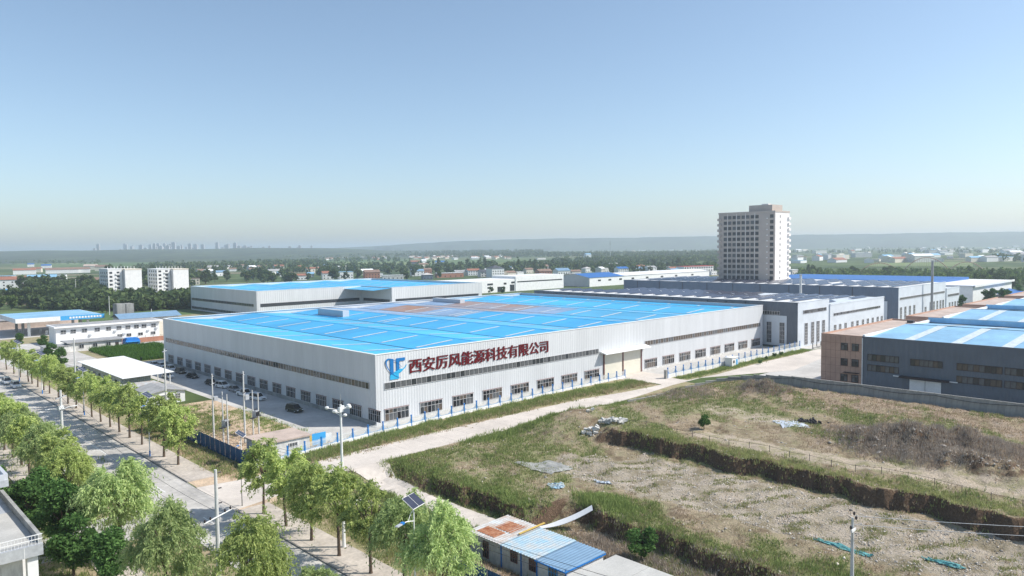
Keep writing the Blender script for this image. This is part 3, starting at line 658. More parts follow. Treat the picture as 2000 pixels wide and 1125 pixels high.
def terrain_material():
    m = bpy.data.materials.new('terrain'); m.use_nodes = True; t = m.node_tree; n = t.nodes; l = t.links; p = n['Principled BSDF']
    p.inputs['Roughness'].default_value = 1; p.inputs['Specular IOR Level'].default_value = .1
    tc = n.new('ShaderNodeTexCoord')
    def noise(sc, det=6, lo=.35, hi=.65):
        z = n.new('ShaderNodeTexNoise'); z.inputs['Scale'].default_value = sc; z.inputs['Detail'].default_value = det; z.inputs['Roughness'].default_value = .7
        l.new(tc.outputs['Object'], z.inputs['Vector']); r = n.new('ShaderNodeMapRange'); r.inputs[1].default_value = lo; r.inputs[2].default_value = hi; l.new(z.outputs[0], r.inputs[0]); return r.outputs[0]
    def attr(a):
        x = n.new('ShaderNodeAttribute'); x.attribute_name = a; return x
    cov = attr('cover'); sep = n.new('ShaderNodeSeparateColor'); l.new(cov.outputs['Color'], sep.inputs[0])
    def edge(src, ns, amt, lo, hi):     # break a soft share up with noise
        ad = n.new('ShaderNodeMath'); ad.operation = 'MULTIPLY_ADD'; l.new(ns, ad.inputs[0]); ad.inputs[1].default_value = amt; l.new(src, ad.inputs[2])
        r = n.new('ShaderNodeMapRange'); r.inputs[1].default_value = lo; r.inputs[2].default_value = hi; l.new(ad.outputs[0], r.inputs[0]); return r.outputs[0]
    def mix(f, a, b):
        x = n.new('ShaderNodeMix'); x.data_type = 'RGBA'; l.new(f, x.inputs[0])
        for s, k in ((a, 6), (b, 7)):
            if isinstance(s, tuple): x.inputs[k].default_value = (*s, 1)
            else: l.new(s, x.inputs[k])
        return x.outputs[2]
    nb_, nm, nf, nff = noise(.12), noise(.7), noise(3.5, 5), noise(14, 3)
    base = mix(nb_, (.48, .36, .24), (.33, .31, .18)); base = mix(nf, base, (.52, .42, .30)); base = mix(noise(.33, 7, .45, .62), base, (.24, .185, .12))
    g = mix(nm, (.20, .24, .085), (.33, .34, .16)); g = mix(nff, g, (.40, .36, .22))
    d = mix(nm, (.46, .34, .24), (.27, .20, .155)); d = mix(nff, d, (.56, .45, .34))
    rb = mix(nff, (.27, .22, .17), (.80, .74, .67)); rb = mix(nf, rb, (.60, .50, .38)); r2 = mix(nff, (.36, .31, .22), (.48, .42, .32)); rb = mix(noise(.28, 6, .42, .6), rb, r2); rb = mix(noise(.16, 7, .5, .62), rb, (.30, .255, .17))
    pt = mix(nf, (.50, .41, .30), (.66, .56, .45)); pt = mix(noise(.4, 6, .46, .62), pt, (.36, .33, .19))
    o = mix(edge(sep.outputs[0], nm, .7, .45, .85), base, g)
    dd = attr('dry'); o = mix(edge(dd.outputs['Fac'], nm, .6, .5, .9), o, d)
    o = mix(edge(sep.outputs[2], nf, .5, .55, .95), o, pt)
    o = mix(edge(sep.outputs[1], nm, .6, .6, .95), o, rb)
    st = attr('steep'); earth = mix(nf, (.12, .08, .055), (.22, .15, .10))
    o = mix(edge(st.outputs['Fac'], nf, .3, .55, .95), o, earth)
    l.new(o, p.inputs['Base Color'])
    b = n.new('ShaderNodeBump'); b.inputs['Strength'].default_value = .8; b.inputs['Distance'].default_value = .25; l.new(nf, b.inputs['Height']); l.new(b.outputs[0], p.inputs['Normal'])
    MATS['terrain'] = m; return m
fm.materials.append(terrain_material()); fm.polygons.foreach_set('use_smooth', np.ones(len(F), bool))
tag(link('terrain', fm), kind='structure')
def gz(a, b):
    if HA0 < a < HA1 and HB0 < b < HB1: return float(relief(a, b))
    return 0.0
def ground_at(px, py):       # walk the ray down to the relief
    z = 0.0
    for _ in range(12): a, b = atab(px, py, z); z = gz(a, b)
    return a, b, z
# concrete path down beside the lower earth face
path = MB(); pr = [(-16.8, -19.5), (-16.2, -24), (-17, -30), (-17.5, -38), (-17.4, -46), (-17.3, -54), (-17.2, -59)]
N = 60; rows = []
for i in range(N + 1):
    t = i / N * (len(pr) - 1); k = min(int(t), len(pr) - 2); u = t - k; a = pr[k][0] * (1 - u) + pr[k + 1][0] * u; b = pr[k][1] * (1 - u) + pr[k + 1][1] * u
    w = 2.2 if b < -26 else 2.2 + (b + 26) * .35
    rows.append([W(a + o, b, gz(a + o, b) + .09) for o in (-w, -w / 2, 0, w / 2, w)])
for r0, r1 in zip(rows[:-1], rows[1:]):
    for j in range(4): path.poly([r0[j], r0[j + 1], r1[j + 1], r1[j]], 'road_concrete')
tag(path.build('path'), kind='structure')

# ------------------------------------------------------------------ ground cover as real blades and stones
def scatter(n, fn, a0, a1, b0, b1, rg=NP):
    out = []
    while len(out) < n:
        a = rg.uniform(a0, a1, 4000); b = rg.uniform(b0, b1, 4000)
        k = rg.uniform(0, 1, 4000) < fn(a, b); out += list(zip(a[k], b[k]))
        if not k.any(): break
    o = np.array(out[:n]); return o[:, 0], o[:, 1]
def near_w(a, b):           # denser towards the camera, where blades show
    d = np.hypot(CX + a * UX - b * UY, CY + a * UY + b * UX); return np.clip((95 / d) ** 1.5, 0, 1)
def tufts(name, a, b, z, h, m, nb_=6, wd=.05, spread=.22):
    n = len(a); h = np.asarray(h) * NP.uniform(.6, 1.35, n)
    a = np.repeat(a, nb_) + NP.normal(0, spread, n * nb_); b = np.repeat(b, nb_) + NP.normal(0, spread, n * nb_); z = np.repeat(z, nb_); h = np.repeat(h, nb_) * NP.uniform(.5, 1.1, n * nb_)
    x = CX + a * UX - b * UY; y = CY + a * UY + b * UX; t = NP.uniform(0, 6.28, n * nb_); w = wd * NP.uniform(.7, 1.5, n * nb_)
    lx_ = NP.normal(0, .32, n * nb_) * h; ly = NP.normal(0, .32, n * nb_) * h
    p0 = np.stack([x - w * np.cos(t), y - w * np.sin(t), z - .08], -1); p1 = np.stack([x + w * np.cos(t), y + w * np.sin(t), z - .08], -1); p2 = np.stack([x + lx_, y + ly, z + h], -1)
    V = np.stack([p0, p1, p2], 1).reshape(-1, 3); F = np.arange(len(V)).reshape(-1, 3)
    return tag(link(name, npmesh(name, V, F, m)), kind='stuff')
def fgreen(a, b):
    g, r_, p_, d = field_cover(a, b); return np.clip((g - .25) * 1.8, 0, 1) * (1 - np.clip(p_ * 1.5, 0, 1)) * (1 - np.clip(r_ * 1.2, 0, .97)) * near_w(a, b) * offpath(a, b)
def offpath(a, b): return np.where((np.abs(a + 17.2) < 2.5) & (b < -19) & (b > -60), 0, 1)
def fdry(a, b):
    g, r_, p_, d = field_cover(a, b); return np.clip(.12 + d * .9, 0, 1) * (1 - np.clip(p_, 0, .9)) * (1 - np.clip(r_ * 1.2, 0, .82)) * near_w(a, b) * offpath(a, b)
a, b = scatter(12000, fgreen, -29, 81, -125, -22); tufts('green_grass', a, b, relief(a, b), .34 + .2 * (nz(a, b, 9, 7, 3) > .5), 'grass_green', 7, .06, .3)
a, b = scatter(15000, fgreen, -29, 81, -125, -22); tufts('olive_grass', a, b, relief(a, b), .3, 'grass_olive', 6, .06, .3)
a, b = scatter(19000, fdry, -29, 81, -125, -22); tufts('dry_grass', a, b, relief(a, b), .34, 'grass_dry', 6, .05, .3)
def fbr(a, b):
    bb = -b; return (1 - sm(np.hypot((a - 46) / 14, (bb - 89) / 17), .5, 1)) + .8 * (1 - sm(np.hypot((a - 70) / 6, (bb - 48) / 8), .4, 1)) + .35 * (1 - sm(np.hypot((a - 56) / 10, (bb - 36) / 7), .5, 1)) + .25 * (1 - sm(np.abs(a + 12), 3, 5)) * sm(bb, 60, 66)
a, b = scatter(10000, fbr, -20, 81, -125, -22); tufts('dead_brush', a, b, relief(a, b), .55, 'brush_dead', 8, .035, .45)
# tall weeds fringing the foot of the fences, the path and the cut faces
def band(n, pts, wd, name, h, m, nb_=6):
    pts = np.array(pts, float); seg = np.hypot(*(pts[1:] - pts[:-1]).T); cs = np.concatenate([[0], np.cumsum(seg)]); s = NP.uniform(0, cs[-1], n)
    a = np.interp(s, cs, pts[:, 0]); b = np.interp(s, cs, pts[:, 1]); a = a + NP.normal(0, wd, n) * (0.3 if abs(pts[-1, 0] - pts[0, 0]) > 20 else 1); b = b + NP.normal(0, wd, n)
    inn = (a > HA0) & (a < HA1) & (b > HB0) & (b < HB1); z = np.where(inn, relief(a, b), 0); hh = h * (1 + .35 * nz(a, b, 6, 3, 3)).clip(.4, 2)
    return tufts(name, a, b, z, hh, m, nb_, .06, .25)
band(7000, [(-30, -12.8), (-23, -11.3), (-8, -9.3), (8, -8.4), (46, -7.5), (62, -8.6), (76, -9.6)], 1.5, 'fence_weeds', .62, 'grass_green', 7)
band(3500, [(-30, -12.2), (-8, -10.2), (8, -9.4), (46, -8.9), (76, -11)], 1.7, 'fence_weeds', .5, 'grass_olive', 6)
band(1800, [(-30, -13), (-8, -10.5), (46, -9), (76, -12)], 1.6, 'fence_weeds', .55, 'grass_dry', 6)
band(2500, [(87, -15), (105, -15.4), (125, -15.2), (160, -15.6)], .9, 'fence_weeds', .55, 'grass_green', 6)
band(1000, [(-12.0, -23), (-11.6, -40), (-11.6, -56)], 1.0, 'path_weeds', .4, 'grass_green', 7)
band(1800, [(-20.5, -27), (-20.6, -57)], .7, 'path_weeds', .5, 'grass_green', 6)
band(2600, [(4, -24.5), (30, -25), (50, -26)], 1.4, 'road_weeds', .7, 'grass_green', 7)
band(900, [(-4.5, -60), (-3.5, -67)], 1.3, 'weed_patch', .6, 'grass_green', 8)
band(900, [(-11.6, -66), (-11.6, -110)], .8, 'face_weeds', .5, 'brush_dead', 6)
band(2200, [(23, -46), (23, -112)], 1.3, 'face_weeds', .4, 'grass_olive', 6)
band(1500, [(-33.8, -13), (-33.8, 40)], 1.1, 'verge_grass', .4, 'grass_green', 7)
band(1500, [(-33.8, -13), (-33.8, 40)], 1.1, 'verge_grass', .4, 'grass_dry', 6)
band(2500, [(-33, -29), (-33, -90)], 1.4, 'verge_grass', .5, 'grass_olive', 7)
band(2600, [(-53, -90), (-53, 80)], 2.2, 'verge_grass', .7, 'grass_green', 8)
band(3000, [(-64, -100), (-64, 40)], 2.5, 'verge_grass', .5, 'grass_green', 8)
band(1600, [(-24, 20), (-22, 50)], 3.0, 'lot_grass', .4, 'grass_green', 7)
band(900, [(-15, 2), (-14, 36)], 1.5, 'lot_grass', .35, 'grass_green', 7)
band(1500, [(-26, -4), (-24, 46)], 3.5, 'lot_grass', .3, 'grass_dry', 6)
def fsp(a, b): g, r_, p_, d = field_cover(a, b); return np.clip(r_, 0, 1) * near_w(a, b) * (nz(a, b, 4.5, 14, 4) > .95)
a, b = scatter(2600, fsp, -4, 22, -125, -44); tufts('olive_grass', a, b, relief(a, b), .25, 'grass_olive', 6, .06, .3)
# stones
def stones(name, a, b, z, s, m='stone'):
    n = len(a); base = np.array([(1, 0, 0), (0, 1, 0), (-1, 0, 0), (0, -1, 0), (0, 0, .8), (0, 0, -.6)])
    fc = np.array([(0, 1, 4), (1, 2, 4), (2, 3, 4), (3, 0, 4), (1, 0, 5), (2, 1, 5), (3, 2, 5), (0, 3, 5)])
    s = np.asarray(s)[:, None, None] * NP.uniform(.55, 1.3, (n, 6, 1)) * NP.uniform(.6, 1.3, (n, 1, 3)); t = NP.uniform(0, 6.28, n)
    P = base[None] * s; c, sn = np.cos(t)[:, None], np.sin(t)[:, None]
    x = P[..., 0] * c - P[..., 1] * sn; y = P[..., 0] * sn + P[..., 1] * c
    X = (CX + a * UX - b * UY)[:, None] + x; Y = (CY + a * UY + b * UX)[:, None] + y; Z = np.asarray(z)[:, None] + P[..., 2] * .8 + .02
    V = np.stack([X, Y, Z], -1).reshape(-1, 3); F = (fc[None] + (np.arange(n) * 6)[:, None, None]).reshape(-1, 3)
    return tag(link(name, npmesh(name, V, F, m)), kind='stuff')
def frub(a, b): g, r_, p_, d = field_cover(a, b); return np.clip((r_ - .3) * 1.3, 0, 1) * near_w(a, b) * (.35 + .65 * (nz(a, b, 5, 8, 4) > .1))
a, b = scatter(11000, frub, -6, 24, -125, -40); stones('rubble', a, b, relief(a, b), .07 * np.exp(np.clip(NP.normal(0, .55, len(a)), -1, 1.1)))
def fr2(a, b): bb = -b; return (1 - sm(np.hypot((a - 40) / 5, (bb - 90) / 18), .5, 1.1)) * .8 + .12 * (1 - sm(np.abs(a + 14), 4, 7)) * sm(bb, 60, 70) + .02
a, b = scatter(5500, fr2, -24, 70, -125, -24); stones('rubble', a, b, relief(a, b), .12 * np.exp(NP.normal(0, .45, len(a))))
# ------------------------------------------------------------------ trees
def leaf_cloud(seed, n, Rr, Hc, clumps, cr, L, Wd, droop=.0, top=.55, shell=.5, hang=0.0):
    g = np.random.default_rng(seed)
    c = g.normal(0, 1, (clumps, 3)); c /= np.linalg.norm(c, axis=1)[:, None]; c *= g.uniform(shell, 1, (clumps, 1)) ** .6 * np.where(g.uniform(0, 1, (clumps, 1)) < .22, 1.28, 1)
    c[:, 0] *= Rr - cr * .6; c[:, 1] *= Rr - cr * .6; c[:, 2] = c[:, 2] * (Hc / 2 - cr * .5)
    taper = 1 - .35 * (c[:, 2] / Hc + .5); c[:, 0] *= taper; c[:, 1] *= taper
    sz = g.uniform(.6, 1.25, clumps); k = g.choice(clumps, n, p=sz ** 2 / (sz ** 2).sum())
    d = g.normal(0, 1, (n, 3)); d /= np.linalg.norm(d, axis=1)[:, None]; r = g.uniform(0, 1, (n, 1)) ** .42
    P = c[k] + d * r * cr * sz[k][:, None] * np.array([1, 1, .8])
    if hang: P[:, 2] -= np.abs(g.normal(0, hang, n)) * (r[:, 0] > .55)
    ax = g.normal(0, 1, (n, 3)); ax[:, 2] = ax[:, 2] * .6 - droop * 2; ax /= np.linalg.norm(ax, axis=1)[:, None]
    sd = np.cross(ax, g.normal(0, 1, (n, 3))); sd /= np.linalg.norm(sd, axis=1)[:, None] + 1e-6
    l = (L * g.uniform(.6, 1.4, n))[:, None] / 2; w = (Wd * g.uniform(.7, 1.3, n))[:, None] / 2
    V = np.stack([P - ax * l, P + sd * w, P + ax * l, P - sd * w], 1).reshape(-1, 3)
    return V, np.arange(4 * n).reshape(-1, 4)
def strands(seed, ns, nl, Rr, Hc, clumps, ln, grav, L, Wd, up=.7, jit=.13):
    g = np.random.default_rng(seed)
    c = g.normal(0, 1, (clumps, 3)); c /= np.linalg.norm(c, axis=1)[:, None]; c *= g.uniform(.35, 1, (clumps, 1)) ** .7 * np.where(g.uniform(0, 1, (clumps, 1)) < .2, 1.2, 1)
    wz = 1 - .3 * np.clip(c[:, 2], -1, 1); C = np.stack([c[:, 0] * Rr * .72 * wz, c[:, 1] * Rr * .72 * wz, c[:, 2] * Hc * .42], -1)
    k = g.integers(0, clumps, ns); o = C[k] + g.normal(0, .28, (ns, 3)); out = o * np.array([1, 1, 0]); out /= np.linalg.norm(out, axis=1)[:, None] + .3
    v = out * .8 + np.array([0, 0, 1]) * up + g.normal(0, .42, (ns, 3)); v /= np.linalg.norm(v, axis=1)[:, None]; l = ln * g.uniform(.5, 1.35, (ns, 1))
    t = g.uniform(0, 1, (ns, nl, 1)); gr = grav * l[:, None] * g.uniform(.7, 1.3, (ns, 1, 1))
    P = o[:, None] + v[:, None] * l[:, None] * t - np.array([0, 0, 1]) * gr * t ** 2 + g.normal(0, jit, (ns, nl, 3))
    T = v[:, None] * l[:, None] - np.array([0, 0, 2]) * gr * t; T /= np.linalg.norm(T, axis=2)[..., None] + 1e-6
    P = P.reshape(-1, 3); T = T.reshape(-1, 3) + g.normal(0, .55, (ns * nl, 3)); T /= np.linalg.norm(T, axis=1)[:, None]; n = len(P)
    sd = np.cross(T, g.normal(0, 1, (n, 3))); sd /= np.linalg.norm(sd, axis=1)[:, None] + 1e-6
    a_ = (L * g.uniform(.6, 1.4, n))[:, None] / 2; w = (Wd * g.uniform(.7, 1.3, n))[:, None] / 2
    return np.stack([P - T * a_, P + sd * w, P + T * a_, P - sd * w], 1).reshape(-1, 3), np.arange(4 * n).reshape(-1, 4)
def scrown(name, m, zc, *a, **k):
    V, F = strands(*a, **k); V[:, 2] += zc; return npmesh(name, V, F, m)
def crown(name, m, zc, *a, **k):
    V, F = leaf_cloud(*a, **k); V[:, 2] += zc; return npmesh(name, V, F, m)
def trunk_mesh(seed, h, r, hc, Rr, limbs=6, lean=.15):
    g = random.Random(seed); b = MB(); top = Vector((g.uniform(-lean, lean) * 2, g.uniform(-lean, lean) * 2, h * .62))
    pts = [Vector((0, 0, -.15)), Vector((0, 0, .25)), top * .35, top * .7, top]; b.tube(pts, [r * 1.35, r, r * .85, r * .7, r * .5], 7, 'bark')
    for i in range(limbs):
        t = 2 * math.pi * i / limbs + g.uniform(-.4, .4); s = top * g.uniform(.62, .98); e = s + Vector((math.cos(t) * Rr * .6, math.sin(t) * Rr * .6, (h - s.z) * g.uniform(.3, .8)))
        m_ = (s + e) / 2 + Vector((0, 0, .3)); b.tube([s, m_, e], [r * .45, r * .3, r * .1], 5, 'bark')
    return b.mesh('trunk')
PROTO = {}
for i in range(5): PROTO['street', i] = (trunk_mesh(i, 9.6, .19, 6, 3, 7), scrown('crown', 'leaf_street', 6.9, 20 + i, 330, 22, 2.9 + .15 * (i % 3), 7.6, 30 + i, 1.25, .75, .40, .17))
for i in range(3): PROTO['near', i] = (trunk_mesh(50 + i, 10, .22, 6, 3.4, 8), scrown('crown', 'leaf_willow' if i else 'leaf_street', 7.2, 60 + i, 520, 32, 3.6, 7.4, 40, 1.9, 1.35, .40, .12, up=.9))
for i in range(2): PROTO['dark', i] = (trunk_mesh(80 + i, 7, .16, 5, 3, 6), crown('crown', 'leaf_dark', 4.6, 90 + i, 6500, 3.0, 6.0, 26, 1.1, .42, .26, droop=.2))
PROTO['bush', 0] = (trunk_mesh(99, 2.6, .06, 2, 1, 5), crown('crown', 'leaf_dark', 1.5, 97, 1500, 1.3, 2.6, 12, .55, .26, .16))
PROTO['bushlight', 0] = (trunk_mesh(99, 2.6, .06, 2, 1, 5), crown('crown', 'leaf_street', 1.5, 98, 1500, 1.3, 2.6, 12, .55, .26, .16))
for i in range(5): PROTO['far', i] = (trunk_mesh(110 + i, 8, .25, 5, 3, 3), crown('crown', 'leaf_far', 5.6, 120 + i, 800, 3.6 + .3 * i, 8.5, 18, 1.5, 1.25, .75))
for i in range(2): PROTO['farlight', i] = (trunk_mesh(130 + i, 7, .2, 5, 3, 3), crown('crown', 'leaf_far_light', 4.8, 140 + i, 800, 3.2, 7.2, 16, 1.4, 1.1, .7))
for i in range(2): PROTO['poplar', i] = (trunk_mesh(150 + i, 15, .2, 8, 1, 3), crown('crown', 'leaf_far', 8.6, 160 + i, 800, 2.2, 15, 22, 1.2, 1.1, .6, shell=.2))
for i in range(2): PROTO['evergreen', i] = (trunk_mesh(170 + i, 10, .2, 8, 1, 3), crown('crown', 'leaf_dark', 6.0, 180 + i, 2600, 2.6, 11, 26, 1.1, .7, .35, shell=.2))
def tree(kind, i, a, b, z, s, label, group=None, name='tree', cat='tree', sz=None):
    t = thing(name, label, cat, W(a, b, z), R.uniform(0, 6.28), group); tm, cm = PROTO[kind, i]
    sc = (s * R.uniform(.9, 1.12), s * R.uniform(.9, 1.12), s * (sz or R.uniform(.92, 1.08))); link('trunk', tm, t, scale=sc); link('crown', cm, t, scale=sc); return t
ORD = ['first', 'second', 'third', 'fourth', 'fifth', 'sixth', 'seventh', 'eighth', 'ninth', 'tenth', 'eleventh', 'twelfth', 'thirteenth', 'fourteenth', 'fifteenth', 'sixteenth', 'seventeenth', 'eighteenth', 'nineteenth', 'twentieth']
bs = [1.3, 8.1, 19.7, 26.9, 33.3, 39.4, 46.0, 52.7, 59, 65.5, 72.8, 82, 91.0, 97.2, 104, 110.8, 115.3, 126, 135, 146]
for i, b in enumerate(bs):
    s = (1.12 if i < 2 else 1.0 if i in (3, 4) else .93) * R.uniform(.94, 1.06)
    tree('street', i % 5, -38.7, b, .12, s, f'bushy street tree on the pavement, {ORD[i]} past the junction on the factory side', 'street trees on the factory side past the junction', 'street_tree')
bs = [-31.3, -37.8, -44.5, -51.0, -57.7, -64, -70.5]
for i, b in enumerate(bs):
    tree('near' if i in (2, 5, 6) else 'street', (0, 1, 0, 2, 3, 1, 2, 4)[i], -39.0, b, .12, (1.03, .95, .95, 1.08, 1.02, .92, .95, 1.0)[i], f'leafy street tree on the near pavement, {ORD[i]} from the junction on the field side', 'street trees on the field side before the junction', 'street_tree')
lefts = [(-57.6, 62, 'street', 3, .9), (-57.7, 52, 'street', 0, .92), (-57.5, 43, 'street', 1, .95), (-57.7, 34.5, 'near', 0, .86), (-57.7, 27.2, 'street', 2, 1.0), (-57.6, 20.5, 'near', 1, .88), (-57.9, 12.7, 'street', 4, 1.05), (-57.9, 4.5, 'near', 2, .9), (-57, -3, 'street', 1, 1.0), (-58, -12, 'near', 0, .9)]
for i, (a, b, k, v, s) in enumerate(lefts): tree(k, v, a, b, .12, s, f'leafy street tree on the far left pavement, {ORD[len(lefts) - 1 - i]} up the street from the weeping willow', 'street trees on the left pavement', 'street_tree')
tree('near', 1, -57.5, -33, .12, 1.2, 'big weeping willow on the left pavement above the grey corner building', None, 'willow_tree')
tree('near', 2, -58.1, -50.6, .0, 1.0, 'broad willow at the bottom left, just left of the concrete power pole', None, 'willow_tree')
tree('near', 0, -54.0, -60.9, .0, 1.0, 'broad willow at the bottom edge, right of the concrete power pole', None, 'willow_tree')
tree('near', 1, -44.0 - 6, -66, .0, .7, 'low willow crown peeping in at the bottom edge near the kerb', None, 'willow_tree')
for j, (a, b, s, l) in enumerate([(-64, -20, 1.1, 'dark green broadleaf tree behind the roof corner at the left edge'), (-62, -27, 1.1, 'dark green broadleaf tree between the left building and the willow'), (-63, -36, 1.0, 'dark green tree touching the balcony railing'), (-61, -13, .95, 'dark leafy tree in front of the second left power pole'), (-66.5, -8, 1.1, 'dark leafy tree above the grey roof parapet at the left edge'), (-60.5, -41, .8, 'low dark tree below the balcony corner'), (-68, 2, 1.0, 'dark tree at the left edge above the parapet')]):
    tree('dark', j % 2, a, b, 0, s, l, None, 'broadleaf_tree')
a, b, z = ground_at(1375, 838); tree('bush', 0, a, b, z, 1.05, 'small dark bush standing alone on the upper field', None, 'bush', 'bush')
a, b, z = ground_at(1252, 1095); tree('bush', 0, a, b, z, 1.55, 'round green bush at the foot of the cut earth beside the shed', None, 'bush', 'bush')
for j, (px, py) in enumerate([(1485, 712), (1497, 703), (1512, 698), (1526, 695)]):
    a, b = atab(px, py); tree('bush', 0, a, b, 0, .55, f'small dark shrub by the right fence, {ORD[j]} from the white kiosk', 'shrubs by the right fence', 'shrub', 'shrub')
for j, (a, b) in enumerate([(-33.6, 22), (-32.8, 27), (-33.5, 14), (-33.2, 30)]): tree('dark', j % 2, a, b, 0, .5 + .1 * (j % 2), f'dark bush hugging the blue hoarding, {ORD[j]} of four', 'dark bushes by the blue hoarding', 'bush', 'bush')
for j, (px, py, s, l) in enumerate([(100, 700, .95, 'dark tree in front of the white office block by the filling station'), (118, 712, .9, 'dark tree beside the small grey row house'), (85, 672, .8, 'dark round tree under the filling station canopy edge'), (38, 668, .7, 'dark shrub tree at the foot of the canopy columns')]):
    a, b = atab(px, py + 12); tree('dark', j % 2, a, b, 0, s, l, None, 'broadleaf_tree')
for j, (px, py, s, l) in enumerate([(1880, 617, 1.0, 'dark evergreen between the pale hall end and the terracotta roofs'), (1870, 600, .9, 'small evergreen at the corner of the farther hall'), (1925, 606, 1.15, 'pointed evergreen, left one of the dark group on the right'), (1938, 606, 1.3, 'tall evergreen in the middle of the dark group on the right'), (1955, 603, 1.15, 'bushy evergreen right of the middle of the dark group'), (1967, 600, 1.0, 'evergreen at the right end of the dark group'), (1990, 590, 1.0, 'evergreen at the right edge behind the last terracotta roof')]):
    a, b = atab(px, py); tree('evergreen', j % 2, a, b, 0, s, l, None, 'evergreen_tree')

# background trees: individuals in belts, then a mass that reads as one wood
OCC = [(-5, 235, -20, 345), (160, 352, -165, 142), (86, 320, -170, -48), (-30, 16, 128, 262), (-40, 35, 200, 300)]
HOUSES = []
def blocked(a, b):
    for a0, a1, b0, b1 in OCC:
        if a0 - 4 < a < a1 + 4 and b0 - 4 < b < b1 + 4: return True
    for x, y, r in HOUSES:
        if (a - x) ** 2 + (b - y) ** 2 < (r + 3) ** 2: return True
    return False
# ------------------------------------------------------------------ houses and other far buildings
def wpx(n, py, z=0): x, y = at(1000, py, z); return n * math.hypot(x, y) / FPX
def house(px, py, w_, d_, h_, roof, wall, label, group=None, rot=0.0, kind='gable', name='house', nwin=3, cat='house'):
    x, y = at(px, py); a, b = ab_of(x, y); D = math.hypot(x, y); w = w_; 
    HOUSES.append((a, b, max(w_, d_) / 2))
    t = thing(name, label, cat, (x, y, 0), TH + rot, group)
    box(t, 'wall', -w / 2, w / 2, 0, d_, 0, h_, wall)
    m = MB()
    if kind == 'gable':
        r = d_ * .22; o = .5; m.prism([(-.5, h_ - .15), (d_ / 2, h_ + r), (d_ + .5, h_ - .15), (d_ + .5, h_ + .05), (d_ / 2, h_ + r + .2), (-.5, h_ + .05)], -w / 2 - o, w / 2 + o, roof)
        m.v = [(yy, xx, zz) for xx, yy, zz in m.v]; m.f = [tuple(reversed(f)) for f in m.f]; m.build('roof', t)
        for gx in (-w / 2, w / 2): g = MB(); g.poly([(gx, 0, h_), (gx, d_, h_), (gx, d_ / 2, h_ + r)], wall); g.build('gable', t)
    elif kind == 'hip':
        r = d_ * .25; q = min(d_ / 2, w / 2 - .5); P = [(-w / 2 - .6, -.6, h_), (w / 2 + .6, -.6, h_), (w / 2 + .6, d_ + .6, h_), (-w / 2 - .6, d_ + .6, h_), (-w / 2 + q, d_ / 2, h_ + r), (w / 2 - q, d_ / 2, h_ + r)]
        for f in ((0, 1, 5, 4), (1, 2, 5), (2, 3, 4, 5), (3, 0, 4)): m.poly([P[k] for k in f], roof)
        m.build('roof', t)
    else:
        m.box(-w / 2 - .3, w / 2 + .3, -.3, d_ + .3, h_, h_ + .35, roof); m.build('roof', t)
    fl = max(1, int(h_ // 3))
    for k in range(fl):
        for j in range(nwin):
            if D < 1200: sbox(t, 'window', -w / 2 + (j + .5) * w / nwin - .7, -w / 2 + (j + .5) * w / nwin + .7, -.06, -.01, k * 3 + 1, k * 3 + 2.3, 'glass')
    return t
